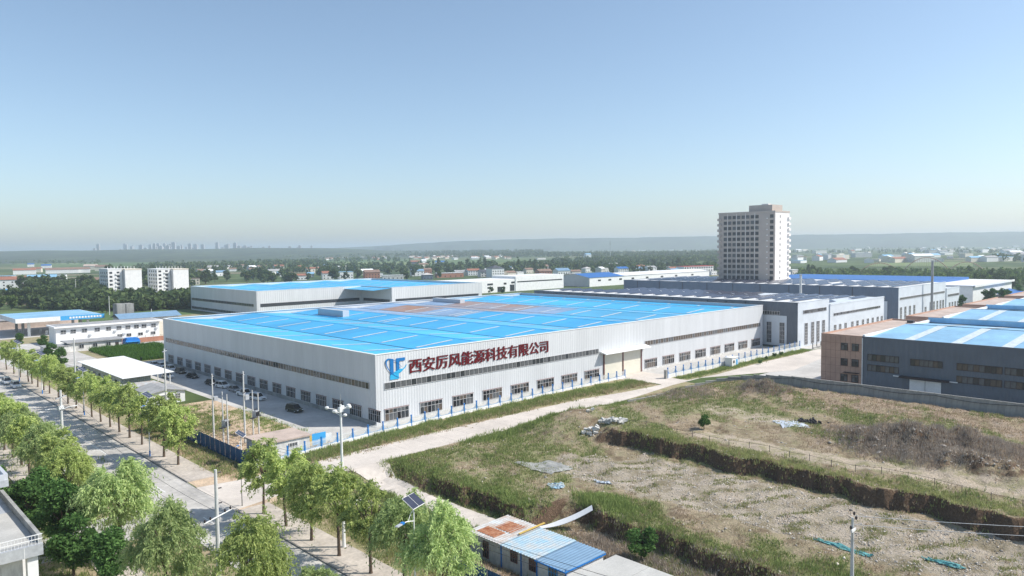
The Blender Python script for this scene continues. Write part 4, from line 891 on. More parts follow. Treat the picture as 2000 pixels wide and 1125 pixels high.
hs = [
 (0, 590, 12, 10, 6.5, 'sky_blue_paint', 'old_white_wall', 'flat', 'two storey village house cut by the left edge, pale blue sheet roof'),
 (25, 566, 17, 10, 7.5, 'tile_roof', 'white_paint', 'gable', 'two storey house at the left with blue awnings under a red tile roof'),
 (5, 552, 16, 12, 6, 'pale_blue_roof', 'old_white_wall', 'flat', 'house with pale blue roof behind the blue awning house'),
 (52, 556, 20, 9, 5, 'grey_roof', 'old_white_wall', 'flat', 'grey flat roofed row just right of the blue awning house'),
 (82, 552, 24, 10, 5, 'pale_blue_roof', 'old_white_wall', 'gable', 'long low building with light blue roof among the left village'),
 (105, 547, 22, 10, 5, 'grey_roof', 'white_paint', 'flat', 'white low building right of the light blue roof in the left village'),
 (48, 536, 26, 10, 5.5, 'tile_roof', 'white_paint', 'gable', 'red roofed white house at the left, nearest the fields'),
 (70, 532, 14, 9, 5, 'tile_roof', 'cream_wall', 'gable', 'orange red roofed house between the two long red roofs'),
 (122, 534, 40, 11, 5, 'brown_tile_roof', 'white_paint', 'gable', 'long brown roofed building in the left village'),
 (152, 533, 30, 11, 5, 'brown_tile_roof', 'white_paint', 'gable', 'second long brown roofed building, right of the first'),
 (176, 527, 20, 12, 6, 'terracotta_roof', 'cream_wall', 'gable', 'pale pink roofed house above the white apartment block'),
 (198, 529, 18, 12, 6, 'brown_tile_roof', 'cream_wall', 'gable', 'cream gabled house just left of the first apartment block'),
 (90, 524, 16, 10, 5, 'deep_blue_roof', 'white_paint', 'gable', 'small house with vivid blue roof at the field edge, left village'),
 (60, 521, 12, 8, 5, 'deep_blue_roof', 'white_paint', 'gable', 'small blue roofed shed behind the red roofs, left village'),
 (190, 556, 18, 8, 4, 'brown_tile_roof', 'brick_wall', 'gable', 'low brown roofed shed behind the first apartment block'),
 (380, 556, 12, 10, 6, 'brown_tile_roof', 'cream_wall', 'flat', 'cream house just right of the second apartment block'),
 (455, 530, 14, 8, 4, 'brown_tile_roof', 'white_paint', 'gable', 'lone house among trees left of the blue roofs'),
 (520, 543, 12, 9, 4, 'brown_tile_roof', 'cream_wall', 'gable', 'small brown house behind the left end of the rear factory'),
 (550, 540, 12, 9, 4.5, 'pale_blue_roof', 'white_paint', 'gable', 'pale blue roofed house above the rear factory roof'),
 (590, 547, 13, 9, 5, 'tile_roof', 'white_paint', 'gable', 'red roofed house above the rear factory roof, left of the red and white one'),
 (607, 541, 10, 8, 4, 'pale_blue_roof', 'old_white_wall', 'gable', 'little light blue house next to the red roofs above the rear factory'),
 (641, 546, 16, 11, 7, 'tile_roof', 'white_paint', 'gable', 'red roofed white house standing clear among dark trees'),
 (677, 545, 20, 12, 8, 'pale_blue_roof', 'white_paint', 'flat', 'two storey house with light blue flat roof and verandas'),
 (728, 544, 22, 13, 7, 'brown_tile_roof', 'brick_wall', 'gable', 'big brown roofed brick house with a white gable end'),
 (742, 541, 10, 6, 4, 'white_paint', 'white_paint', 'flat', 'white annex beside the big brown roofed house'),
 (768, 546, 30, 8, 4.5, 'roof_white', 'old_white_wall', 'flat', 'long low shed with white roof edge above the blue roof'),
 (793, 540, 10, 6, 4, 'worn_white_roof', 'old_white_wall', 'flat', 'pale lean-to right of the long white shed'),
 (836, 546, 14, 9, 5, 'worn_white_roof', 'blue_grey_cladding', 'hip', 'small pavilion with pale roof and blue wall'),
 (833, 534, 20, 9, 5, 'brown_tile_roof', 'brick_wall', 'gable', 'brown roof behind the pale pavilion'),
 (880, 542, 42, 9, 5, 'roof_white', 'brick_wall', 'flat', 'long white edged terrace behind the rear factory corner'),
 (926, 538, 20, 10, 6, 'tile_roof', 'white_paint', 'gable', 'bright red roofed house left of the dark roofed villa'),
 (955, 541, 26, 12, 6, 'dark_tile_roof', 'old_white_wall', 'gable', 'dark roofed long house beside the villa'),
 (973, 542, 20, 16, 10, 'dark_tile_roof', 'white_paint', 'hip', 'white villa with dark hipped roof and tall windows'),
 (1000, 541, 16, 9, 5, 'brown_tile_roof', 'cream_wall', 'gable', 'purple brown roofed house right of the villa'),
 (1017, 540, 12, 7, 5, 'roof_white', 'white_paint', 'flat', 'white flat canopy house right of the villa'),
 (1035, 534, 14, 9, 5, 'brown_tile_roof', 'cream_wall', 'gable', 'earth coloured house among trees above the white workshop'),
 (1066, 540, 22, 11, 6, 'brown_tile_roof', 'brick_wall', 'gable', 'brick house with an orange brown roof patched with blue'),
 (1102, 541, 20, 13, 7, 'new_blue_roof', 'white_paint', 'gable', 'slate blue roofed house just left of the blue roofed shed'),
 (1118, 545, 12, 8, 5, 'grey_roof', 'cream_wall', 'flat', 'cream house between the slate roof and the shed'),
 (1150, 532, 14, 9, 5, 'worn_white_roof', 'white_paint', 'hip', 'white roofed house above the blue roofed shed'),
 (1187, 532, 16, 9, 5, 'roof_white', 'old_white_wall', 'flat', 'white flat house above the long white warehouse'),
 (1218, 534, 20, 10, 6, 'deep_blue_roof', 'white_paint', 'gable', 'house with deep blue roof above the long white warehouse'),
 (1275, 532, 18, 10, 6, 'grey_roof', 'white_paint', 'gable', 'white house with grey roof, left of the school'),
 (1312, 528, 14, 10, 5, 'worn_white_roof', 'white_paint', 'flat', 'pale flat house behind the trees left of the school'),
 (1330, 535, 18, 9, 5, 'tile_roof', 'brick_wall', 'gable', 'red brick building touching the school'),
 (1395, 537, 12, 7, 4, 'white_paint', 'white_paint', 'flat', 'tiny white building between the school and the tower'),
 (1555, 536, 16, 10, 5, 'roof_white', 'old_white_wall', 'flat', 'pale low building at the right foot of the tower'),
 (815, 518, 34, 12, 7, 'tile_roof', 'dark_cladding', 'gable', 'red roofed barn with white gable out in the fields'),
 (829, 518, 12, 12, 9, 'white_paint', 'white_paint', 'gable', 'bright white gabled house attached to the red barn'),
 (860, 516, 26, 10, 5, 'deep_blue_roof', 'white_paint', 'gable', 'long vivid blue roof out in the fields'),
 (611, 499, 24, 12, 9, 'cream_wall', 'cream_wall', 'flat', 'cream block standing alone on the left of the far village'),
 (1150, 503, 26, 14, 10, 'pale_blue_roof', 'pale_cladding', 'gable', 'light blue barn in front of the hazy plain'),
 (1058, 507, 40, 8, 4, 'roof_white', 'old_white_wall', 'flat', 'long white roof by the white silo tower'),
]
for px, py, w, d, h, rf, wl, kd, lb in hs:
    k_ = 1.75 if px < 215 else 1.15; house(px, py, w * .72 * k_, d * (1.3 if px < 215 else 1), h * (1.35 if px < 215 else 1.1), rf, wl, lb, None, R.uniform(-.15, .15) + (-.35 if px < 1000 else -.2), kd, nwin=3 if w < 20 else 5)
for i in range(34):
    px = R.choice([R.uniform(380, 640), R.uniform(640, 1400)]); py = R.uniform(524, 541)
    house(px, py, R.uniform(10, 22), R.uniform(8, 12), R.uniform(5, 8), ['tile_roof', 'grey_roof', 'brown_tile_roof', 'roof_white', 'new_blue_roof'][i % 5], R.choice(['white_paint', 'cream_wall', 'old_white_wall']), f'{["red", "grey", "brown", "white", "slate blue"][i % 5]} roofed house half hidden among the tree belt', 'houses among the tree belt', R.uniform(-.5, .3), nwin=3)
# far village roofs strung along the tree line
vr = ['tile_roof', 'tile_roof', 'terracotta_roof', 'brown_tile_roof', 'grey_roof', 'roof_white']
for i in range(46):
    px = R.uniform(640, 1010) if i < 34 else R.uniform(700, 990); py = 506 - (px - 640) * .010 + R.uniform(-3, 4)
    house(px, py, R.uniform(12, 26), R.uniform(8, 12), R.uniform(4, 6), vr[i % 6], R.choice(['white_paint', 'cream_wall', 'brick_wall']), f'{["red", "red", "pale red", "brown", "grey", "white"][i % 6]} roofed house in the far village along the tree line', 'houses of the far village', R.uniform(-.5, .5), nwin=2)
# plain full of low hazy buildings on the right
for i in range(120):
    px = R.uniform(1560, 2050); py = 482 + (R.random() ** .8) * 32 - (px - 1560) * .006; a, b = atab(px, py)
    house(px, py, R.uniform(14, 60), R.uniform(10, 20), R.uniform(4, 12), R.choice(['roof_white', 'white_paint', 'grey_roof', 'pale_blue_roof', 'tile_roof', 'cream_wall']), R.choice(['white_paint', 'cream_wall', 'old_white_wall']), 'low hazy building scattered over the plain beyond the tower', 'low buildings scattered over the plain', R.uniform(-.6, .6), 'flat' if i % 2 else 'gable', 'building', 2, 'building')
for i in range(40):
    px = R.uniform(0, 560) if i < 22 else R.uniform(1020, 1400); py = (490 if px < 600 else 486) + R.uniform(-.5, 6)
    house(px, py, R.uniform(14, 60), R.uniform(10, 20), R.uniform(4, 9), R.choice(['roof_white', 'white_paint', 'grey_roof', 'tile_roof']), R.choice(['white_paint', 'cream_wall']), 'tiny pale building near the horizon among fields', 'tiny buildings near the horizon', R.uniform(-.6, .6), 'flat', 'building', 2, 'building')
# distant city towers
for i in range(64):
    px = R.gauss(330, 70) if i < 48 else R.uniform(430, 620)
    if not 170 < px < 640: continue
    D = R.uniform(5600, 6600); x = (px - 1000) / FPX * D; hgt = CAMZ + (487 - (477 if i < 48 else 482) + R.uniform(-4, 4.5)) / FPX * D * 1.0; hgt = R.uniform(60, 108) if i < 48 else R.uniform(55, 80)
    w = R.uniform(14, 30); m = MB(); m.box(-w / 2, w / 2, -9, 9, 0, hgt, 'city_wall'); m.box(-w / 5, w / 5, -4, 4, hgt, hgt + 4, 'city_wall')
    tag(m.build('tower_block', None, (x, D, 0)), 'hazy high-rise of the distant city on the left horizon', 'tower block', 'high-rises of the distant city')
# hills: flat topped ridge beyond the plain
def ridge():
    N = 240; V = []; F = []
    for i in range(N + 1):
        px = 300 + i * 8.2; k = (px - 300) / 1700; D = 7200 - 2200 * min(1, max(0, k)); x = (px - 1000) / FPX * D
        top = 36 + (36 + 1442 * 0) * 0
        hh = (40 + 80 * sm(np.array(px), 520, 1020)) + 1.5 * math.sin(i * .21) + 1.2 * math.sin(i * .53 + 1) + .8 * math.sin(i * 1.3)
        for j, (dd, hf) in enumerate(((0, 0), (300, .28), (600, .62), (900, .93), (1150, 1.0), (2600, 1.02))):
            g = math.sin(i * .9 + j * 2) * 70 * (j < 4) + math.sin(i * .37 + j) * 90 * (j < 4)
            V.append((x * (D + dd) / D, D + dd + g, max(-.5, hh * hf)))
    for i in range(N):
        for j in range(5): q = i * 6 + j; F.append((q, q + 6, q + 7, q + 1))
    return tag(link('hills', npmesh('hills', V, F, 'hill')), kind='structure')
ridge()
def plateau():
    V = []; F = []; N = 90
    for i in range(N + 1):
        px = -500 + i * 16.5
        for j, (D, k) in enumerate(((2600, 0), (3200, .2), (3900, .62), (4600, 1), (5000, 1.0), (6500, 1.0))):
            V.append(((px - 1000) / FPX * D, D, -.3 + 52 * k * (1 - float(sm(np.array(float(px)), 560, 960))) * (1 + .04 * math.sin(i * .5 + j))))
    for i in range(N):
        for j in range(5): q = i * 6 + j; F.append((q, q + 6, q + 7, q + 1))
    return tag(link('plateau', npmesh('plateau', V, F, 'plateau')), kind='structure')
plateau()

# ------------------------------------------------------------------ tower block
T = thing('tower_block', 'tall brown residential tower standing above the dark halls', 'tower block', W(0, 0, 0), TH)
A0, A1, B0, B1, HT = 300.0, 317.0, 64.8, 99.0, 53.6
box(T, 'wall', A0, A1, B0 + .2, B1, 0, HT, 'tower_wall'); box(T, 'end_wall', A0 + .4, A1, B0, B0 + .2, 0, HT, 'tower_trim'); box(T, 'parapet', A0 - .2, A1 + .2, B0 - .2, B1 + .2, HT, HT + .9, 'tower_wall')
box(T, 'rooftop_room', A0 + 3, A1 - 2, B0 + 3.2, B0 + 17, HT + .9, HT + 4.4, 'tower_wall'); box(T, 'rooftop_room', A0 + 4, A0 + 8, B0 + 6, B0 + 10, HT + 4.4, HT + 5, 'tower_trim')
FL = 3.08
for k in range(17):
    z = HT - 2.9 - k * FL
    if z < 1: break
    for j in range(9):
        b = (B1 - 4.2 - j * 2.78) if j < 8 else B0 + 1.9
        window(T, 'window', A0 - .02, b + .95, z - .1, -math.pi / 2, 1.95, 1.85, 2, (), 'dark_frame', ('glass', 'glass_grey', 'glass'), t=.08, panes=False)
    sbox(T, 'balcony', A0 - .9, A0, B1 - 1.7, B1 + .5, z - .9, z + .5, 'tower_wall')
    sbox(T, 'window', A0 + 5.6, A0 + 6.4, B0 - .05, B0, z, z + 1.4, 'glass')
    sbox(T, 'balcony', A1 - 2.0, A1 + .3, B0 - .8, B0, z - .9, z + .5, 'tower_trim')
    sbox(T, 'air_conditioner', A0 - .5, A0, B0 + 4.1, B0 + 4.8, z - .6, z, 'tower_trim')
for j in range(8): sbox(T, 'pilaster', A0 - .14, A0, B1 - 2.9 - j * 2.78 - .12, B1 - 2.9 - j * 2.78 + .12, 0, HT, 'tower_trim') if j % 2 else None
# ------------------------------------------------------------------ white apartment blocks on the left
for (a0, b1, lb) in ((101.5, 571, 'left one of the two white apartment blocks among the trees'), (141, 572, 'right one of the two white apartment blocks among the trees')):
    t = thing('apartment_block', lb, 'apartment block', W(0, 0, 0), TH); w1, w2, dp = 11, 14, 17; hh = 21.5 if a0 < 120 else 20.5; bf = b1 - dp
    box(t, 'wall', a0, a0 + w1, bf, b1 + 8, 0, hh, 'white_paint'); box(t, 'wall', a0 + w1 + .8, a0 + w1 + w2, bf - 5, b1 + 8, 0, hh - .5, 'white_paint'); box(t, 'stairwell', a0 + w1, a0 + w1 + .8, bf + 1, b1, 0, hh - .5, 'old_white_wall')
    box(t, 'parapet', a0 - .2, a0 + w1 + .2, bf - .2, b1 + 8.2, hh, hh + .7, 'white_paint'); box(t, 'parapet', a0 + w1 + .8, a0 + w1 + w2 + .2, bf - 5.2, b1 + 8.2, hh - .5, hh + .4, 'cream_wall')
    for k in range(6):
        z = 1.6 + k * 3.3
        for x in (a0 + 1.2, a0 + 6.8): window(t, 'window', x, bf - .02, z, 0, 2.2, 1.6, 2, (), 'dark_frame', ('glass',), panes=False)
        sbox(t, 'balcony', a0 + 5.8, a0 + 9.8, bf - .9, bf, z - .9, z + .1, 'white_paint')
        for y in range(4): sbox(t, 'window', a0 - .05, a0, bf + 2 + y * 5.5, bf + 4.2 + y * 5.5, z, z + 1.6, 'glass')
        for y in range(4): sbox(t, 'balcony', a0 - 1, a0, bf + 1.4 + y * 5.5, bf + 4.6 + y * 5.5, z - 1, z, 'white_paint')
    for k in range(9): sbox(t, 'roof_post', a0 + 1 + k * 2.6, a0 + 1.3 + k * 2.6, bf + 4, bf + 4.3, hh, hh + 2.6, 'white_paint')
    OCC.append((a0 - 2, a0 + 26, bf - 14, b1 + 9))
# ------------------------------------------------------------------ white workshop, blue roofed shed, long white warehouse, school
t = thing('workshop', 'long white two part workshop behind the rear factory corner', 'workshop', W(0, 0, 0), TH)
bw = 312; box(t, 'wall', 262, 401, bw, bw + 30, 0, 10, 'white_paint'); box(t, 'roof', 262, 401, bw + .4, bw + 30, 10, 10.3, 'solar_white_roof'); box(t, 'raised_hall', 342, 401, bw - .5, bw + 28, 10.3, 12.2, 'white_paint'); box(t, 'wall', 342, 401, bw - .5, bw, 0, 10.3, 'white_paint')
window(t, 'ribbon_window', 344, bw - .55, 7.2, 0, 55, .9, 20, (), 'dark_frame', ('glass',), t=.1, panes=False)
for a, z, w, h in ((296, 6, 5, 1.5), (311, 6, 6, 1.5), (311, 3.5, 6, 1.2), (322, .2, 5, 4.2), (329, 6, 3, 1.5), (336, .4, 5, 5.2), (337.5, 6.6, 3.8, 1.5), (276, 6, 4, 1.3), (283, 3.5, 4, 1.2)): window(t, 'window', a, bw - .02, z, 0, w, h, 3, (), 'dark_frame', ('glass',), panes=False)
OCC.append((262, 401, bw, bw + 40))
t = thing('shed', 'blue roofed metal shed with pale gable left of the long white warehouse', 'shed', W(0, 0, 0), TH)
a0, b0 = 425, 302
ribbed(t, 'wall', (a0, b0 + 36), (a0, b0), 0, 8.2, 'grey_cladding', 1.5, .08); box(t, 'wall', a0 + .1, a0 + 200, b0, b0 + .3, 0, 8.2, 'white_paint')
m = MB(); m.poly([(a0, b0, 8.2), (a0, b0 + 36, 8.2), (a0, b0 + 18, 11.5)], 'grey_cladding'); m.build('gable', t)
m = MB(); m.poly([(a0 - .5, b0 - .5, 8.15), (a0 + 50, b0 - .5, 8.15), (a0 + 50, b0 + 18, 11.6), (a0 - .5, b0 + 18, 11.6)], 'deep_blue_roof'); m.poly([(a0 - .5, b0 + 36.5, 8.15), (a0 + 50, b0 + 36.5, 8.15), (a0 + 50, b0 + 18, 11.6), (a0 - .5, b0 + 18, 11.6)], 'deep_blue_roof'); m.build('roof', t)
m = MB(); m.poly([(a0 + 50.1, b0 - .5, 8.3), (a0 + 200, b0 - .5, 8.3), (a0 + 200, b0 + 18, 10.6), (a0 + 50.1, b0 + 18, 10.6)], 'solar_white_roof'); m.build('roof', t)
for k, a in enumerate((437, 452, 468, 487, 510, 535, 560, 590)): window(t, 'window', a, b0 - .02, 4.6, 0, 4, 1.5, 2, (), 'dark_frame', ('glass',), panes=False)
OCC.append((425, 625, 302, 338))
t = thing('school', 'three storey white building with red banners left of the tower', 'school', (*at(1365, 537), 0), TH - .25)
box(t, 'wall', -24, 24, 0, 14, 0, 10.5, 'white_paint'); box(t, 'roof', -24.3, 24.3, -.3, 14.3, 10.5, 10.9, 'banner_red')
for k in range(3):
    for j in range(12): sbox(t, 'window', -23 + j * 3.9, -20.6 + j * 3.9, -.06, 0, 1 + k * 3.4, 2.9 + k * 3.4, 'glass')
x, y = at(1365, 537); HOUSES.append((*ab_of(x, y), 30))
# blue roofed works beyond hall two
t = thing('industrial_hall', 'wide hall with deep blue roof behind the farther solar hall', 'industrial hall', W(0, 0, 0), TH)
box(t, 'wall', 372, 455, -12, 130, 0, 12.5, 'white_paint'); m = MB(); m.poly([(371, -13, 12.4), (456, -13, 12.4), (456, 131, 12.4), (371, 131, 12.4)], 'deep_blue_roof'); m.build('roof', t); box(t, 'raised_roof', 380, 450, 10, 120, 12.4, 14.0, 'deep_blue_roof'); box(t, 'trim', 371, 456, -13.3, -13, 11.6, 12.8, 'white_paint')
OCC.append((370, 460, -30, 135))
t = thing('shed', 'small shed with bright blue lean-to roof at the right end of the far blue hall', 'shed', W(0, 0, 0), TH)
m = MB(); m.poly([(395, -14, 8), (440, -14, 8), (440, -30, 4.6), (395, -30, 4.6)], 'deep_blue_roof'); m.build('roof', t); box(t, 'wall', 396, 439, -29, -14.5, 0, 4.6, 'grey_cladding')
# chimney and mast
def chimney(name, a, b, h, r, m_, label, cat='chimney'):
    t = thing(name, label, cat, W(a, b, 0), TH); mb = MB(); mb.tube([(0, 0, 0), (0, 0, h * .5), (0, 0, h)], [r * 1.05, r, r * .95], 14, m_); mb.build('stack', t)
    mb = MB(); mb.tube([(0, 0, h - .3), (0, 0, h + .2)], r * 1.15, 14, 'steel'); mb.build('rim', t); mb = MB(); mb.tube([(r * 1.8, 0, 0), (r * 1.8, 0, h * .45)], r * .35, 8, m_); mb.build('pipe', t); return t
chimney('chimney', 296, -14.5, 27.5, .55, 'grey_roof', 'dark metal chimney standing against the pale end of the farther hall')
chimney('chimney', 252, 28, 21.8, .55, 'pole_concrete', 'pale slim chimney rising between the two solar roofs')
# background tree individuals
def belt(n, kinds, px0, px1, py0, py1, smin, smax, label, group, name='tree'):
    c = 0; tries = 0
    while c < n and tries < n * 6:
        tries += 1
        px = R.uniform(px0, px1); py = R.uniform(py0, py1); a, b = atab(px, py)
        if blocked(a, b): continue
        k = R.choice(kinds); s = R.uniform(smin, smax); v = R.randrange(5 if k == 'far' else 2)
        t = thing(name, label, 'tree', W(a, b, 0), R.uniform(0, 6.28), group); tm, cm = PROTO[k, v]; link('trunk', tm, t, scale=(s, s, s)); link('crown', cm, t, scale=(s, s, s * R.uniform(.85, 1.2))); c += 1
belt(22, ['far', 'far', 'farlight'], -20, 145, 590, 605, .9, 1.3, 'dark leafy tree in the grove left of the filling station canopy', 'trees in the grove behind the filling station')
belt(26, ['far'], 30, 205, 562, 582, 1.1, 1.6, 'dense dark tree in the wood left of the apartment blocks', 'trees in the dark wood left of the apartment blocks')
belt(34, ['far', 'farlight'], 195, 372, 592, 622, .5, .8, 'roadside tree between the office block and the rear factory', 'trees between the office block and the apartments')
belt(10, ['far', 'farlight'], 205, 380, 583, 590, .3, .5, 'tree standing in front of the white apartment blocks', 'trees in front of the apartment blocks')
belt(26, ['far'], 370, 600, 545, 556, 1.1, 1.6, 'dark tree rising behind the left roof edge of the rear factory', 'trees behind the left part of the rear factory')
belt(22, ['far'], 200, 420, 535, 556, 1.1, 1.7, 'dark tree behind the apartment blocks', 'trees behind the apartment blocks')
belt(26, ['far', 'farlight'], 560, 860, 535, 549, 1.0, 1.5, 'tree among the houses above the rear factory roof', 'trees among the houses above the rear factory')
belt(30, ['far', 'far', 'poplar'], 840, 1130, 518, 535, 1.0, 1.6, 'tree behind the villa and the white workshop', 'trees behind the villa and the workshop')
belt(30, ['far', 'farlight'], 1120, 1400, 522, 533, 1.0, 1.5, 'tree behind the long white warehouse', 'trees behind the long white warehouse')
belt(24, ['farlight', 'far'], 1550, 1790, 535, 545, .9, 1.3, 'light green tree right of the tower beyond the solar roofs', 'light green trees right of the tower')
belt(20, ['far'], 1880, 2020, 545, 580, .9, 1.3, 'dark tree in the belt at the right edge', 'trees in the belt at the right edge')
a, b = atab(925, 575)
for j in range(3): tree('far', j, a + 8 * j + 4, b - 6 * j, 0, .6, f'low tree behind the right end of the rear factory, {ORD[j]} from the left', None)
# woods that read as one mass, merging with the haze
def wood(name, n, px0, px1, py0, py1, m, hmin, hmax, faces=34, cut=None):
    V = []; F = []; off = 0; g = np.random.default_rng(len(name) * 7 + n)
    px = g.uniform(px0, px1, n); py = g.uniform(py0, py1, n)
    for x_, y_ in zip(px, py):
        x, y = at(x_, y_); a, b = ab_of(x, y)
        if blocked(a, b): continue
        if cut and cut(x, y): continue
        h = g.uniform(hmin, hmax); r = h * g.uniform(.32, .5); k = faces
        d = g.normal(0, 1, (k, 3)); d /= np.linalg.norm(d, axis=1)[:, None]; P = d * (g.uniform(.35, 1, (k, 1)) ** .5) * np.array([r, r, h * .5]) + np.array([x, y, h * .55])
        ax = g.normal(0, 1, (k, 3)); ax /= np.linalg.norm(ax, axis=1)[:, None]; sd = np.cross(ax, g.normal(0, 1, (k, 3))); sd /= np.linalg.norm(sd, axis=1)[:, None]
        l = h * .17; V.append(np.stack([P - ax * l, P + sd * l, P + ax * l, P - sd * l], 1).reshape(-1, 3)); F.append(np.arange(4 * k).reshape(-1, 4) + off); off += 4 * k
    return tag(link(name, npmesh(name, np.concatenate(V), np.concatenate(F), m)), kind='stuff')
def rows_open(x, y): return math.sin(x * .006 + math.sin(y * .002) * 2) + math.sin(y * .0045 + x * .0013) < .7
wood('distant_wood', 4300, -80, 1420, 489, 512, 'leaf_far', 9, 15, 26, rows_open)
wood('distant_wood', 2600, -100, 1450, 497, 503, 'leaf_far', 12, 18, 16)
wood('distant_wood', 700, 200, 625, 503, 514, 'leaf_far', 8, 13, 26, rows_open)
wood('distant_wood', 900, 1015, 1400, 503, 514, 'leaf_far', 8, 13, 26, lambda x, y: rows_open(x, y) or math.sin(x * .02 + y * .013) < -.2)
wood('hedge_wood', 620, 380, 1400, 520, 534, 'leaf_far', 7, 12, 36)
wood('hedge_wood', 260, 60, 205, 562, 604, 'leaf_far', 6, 11, 44)
wood('hedge_wood', 160, 205, 380, 592, 608, 'leaf_far', 6, 11, 44)
wood('hedge_wood', 300, 205, 380, 528, 560, 'leaf_far', 6, 11, 44)
wood('hedge_wood', 260, -40, 200, 505, 516, 'leaf_far', 6, 11, 30)
wood('distant_wood', 800, 560, 1060, 493, 499, 'leaf_far', 14, 26, 24)
wood('distant_wood', 2600, 1540, 2080, 484, 535, 'leaf_far', 8, 13, 26, rows_open)
wood('distant_wood', 700, 200, 640, 512, 535, 'leaf_far', 8, 13, 30, rows_open)
wood('hedge_wood', 1000, 360, 1400, 517, 533, 'leaf_far', 7, 11, 34, rows_open)
wood('hedge_wood', 200, 60, 380, 590, 606, 'leaf_far', 5, 8, 40, rows_open)
wood('hedge_wood', 420, 1560, 2050, 535, 560, 'leaf_far_light', 6, 9, 34)
for nm, pts, m in (('field', [(395, 519), (1040, 519), (1040, 507), (500, 507)], 'far_green'), ('field', [(530, 517), (840, 517), (860, 512), (560, 512)], 'far_green_light'), ('field', [(20, 520), (240, 522), (330, 512), (60, 510)], 'far_green'), ('field', [(0, 516), (150, 516), (180, 510), (0, 508)], 'far_green_light'), ('field', [(925, 517), (1020, 517), (1030, 513), (930, 513)], 'far_green_light'), ('field', [(1160, 508), (1290, 508), (1290, 500), (1160, 500)], 'far_green_light'), ('field', [(40, 583), (190, 583), (190, 574), (60, 574)], 'far_green_light'), ('field', [(1690, 520), (1900, 520), (1900, 512), (1720, 512)], 'far_green_light')):
    mb = MB(); mb.poly([(*at(*p), .02 if m == 'far_green' else .05) for p in pts], m); tag(mb.build(nm), kind='structure')
# haze
hz = bpy.data.materials.new('haze'); hz.use_nodes = True; hn = hz.node_tree; hn.nodes.remove(hn.nodes['Principled BSDF'])
pv = hn.nodes.new('ShaderNodeVolumePrincipled'); pv.inputs['Color'].default_value = (.80, .90, 1.0, 1); pv.inputs['Density'].default_value = 1.5e-4; pv.inputs['Anisotropy'].default_value = .25
hn.links.new(pv.outputs[0], hn.nodes['Material Output'].inputs['Volume']); MATS['haze'] = hz
mb = MB(); mb.box(-38000, 38000, -38000, 38000, -3.0, 150, 'haze'); tag(mb.build('haze'), kind='stuff')
# ------------------------------------------------------------------ picket fences of the compound
def picket_fence(label, pts, bay, pickets_per, base_h, top_h, n_left=280):
    t = thing('picket_fence', label, 'fence', W(0, 0, 0), TH)
    P = [Vector((*p, 0)) for p in pts]; cum = [0]
    for p, q in zip(P[:-1], P[1:]): cum.append(cum[-1] + (q - p).length)
    def pos(s):
        for k in range(len(P) - 1):
            if s <= cum[k + 1] or k == len(P) - 2: u = (s - cum[k]) / (cum[k + 1] - cum[k]); return P[k].lerp(P[k + 1], u)
    Ltot = cum[-1]; nb_ = round(Ltot / bay); q = Ltot / nb_
    pm = MB(); pm.box(-.045, .045, -.02, .02, 0, top_h - base_h, 'white_paint'); pm = pm.mesh('picket')
    sm_ = {}
    rest = MB(); cnt = 0
    for i in range(nb_ + 1):
        p = pos(i * q); rz = 0; sbox(t, 'post', p.x - .11, p.x + .11, p.y - .11, p.y + .11, 0, top_h + .25, 'blue_paint'); sbox(t, 'post_cap', p.x - .15, p.x + .15, p.y - .15, p.y + .15, top_h + .25, top_h + .32, 'blue_paint')
        if i == nb_: break
        e = pos((i + 1) * q); d = e - p; ang = math.atan2(d.y, d.x); L = d.length; n = Vector((d.y, -d.x, 0)).normalized()
        b = MB(); b.box(0, L, -.1, .1, 0, base_h, 'white_paint'); b.build('plinth', t, tuple(p), ang)
        key = round(L, 1)
        b = MB()
        b.box(.11, L - .11, .02, .05, base_h + .12, base_h + .17, 'sky_blue_paint'); b.box(.11, L - .11, .02, .05, top_h - .35, top_h - .3, 'white_paint'); b.build('rail', t, tuple(p), ang)
        b = MB(); K = 14          # blue scalloped panel: high at the posts, low in the middle
        for j in range(K):
            x0 = .11 + (L - .22) * j / K; x1 = .11 + (L - .22) * (j + .72) / K; u = abs((j + .5) / K * 2 - 1); h = base_h + .06 + (top_h - base_h - .35) * (u ** 3)
            b.box(x0, x1, .06, .085, base_h, h, 'sky_blue_paint')
        b.build('scallop_panel', t, tuple(p), ang)
        for j in range(pickets_per):
            x = p.lerp(e, (j + .5) / pickets_per)
            if cnt < n_left: link('picket', pm, t, (x.x, x.y, base_h), ang)
            else: rest.box(x.x - .045, x.x + .045, x.y - .02, x.y + .02, base_h, top_h, 'white_paint')
            cnt += 1
    if cnt > n_left: tag(rest.build('pickets', t), kind='stuff')
    return t
picket_fence('white picket fence with blue posts running along the road below the company name', [(-31, -10.5), (-23, -8.4), (-8, -6.0), (8, -4.6), (46, -3.3), (78.3, -3.0)], 3.65, 14, .55, 1.95)
picket_fence('white and blue scalloped fence on a white plinth right of the factory gate', [(85.5, -12.0), (110, -12.6), (162.5, -13.2)], 3.65, 12, 1.1, 2.6)
t = thing('gate_post', 'grey square gate pillar at the start of the right fence', 'gate post', W(84.6, -12.0, 0), TH); box(t, 'pillar', -.35, .35, -.35, .35, 0, 2.3, 'old_concrete'); box(t, 'cap', -.45, .45, -.45, .45, 2.3, 2.45, 'concrete')
t = thing('kiosk', 'small white box kiosk with blue door standing against the right fence', 'kiosk', W(113.5, -15.4, 0), TH)
box(t, 'wall', 0, 3.6, 0, 2.4, 0, 2.6, 'white_paint'); box(t, 'roof', -.2, 3.8, -.2, 2.6, 2.6, 2.75, 'roof_white'); box(t, 'door', 2.3, 3.2, -.05, 0, 0, 2.1, 'sky_blue_paint'); box(t, 'window', .6, 1.5, -.05, 0, 1.1, 1.9, 'glass')
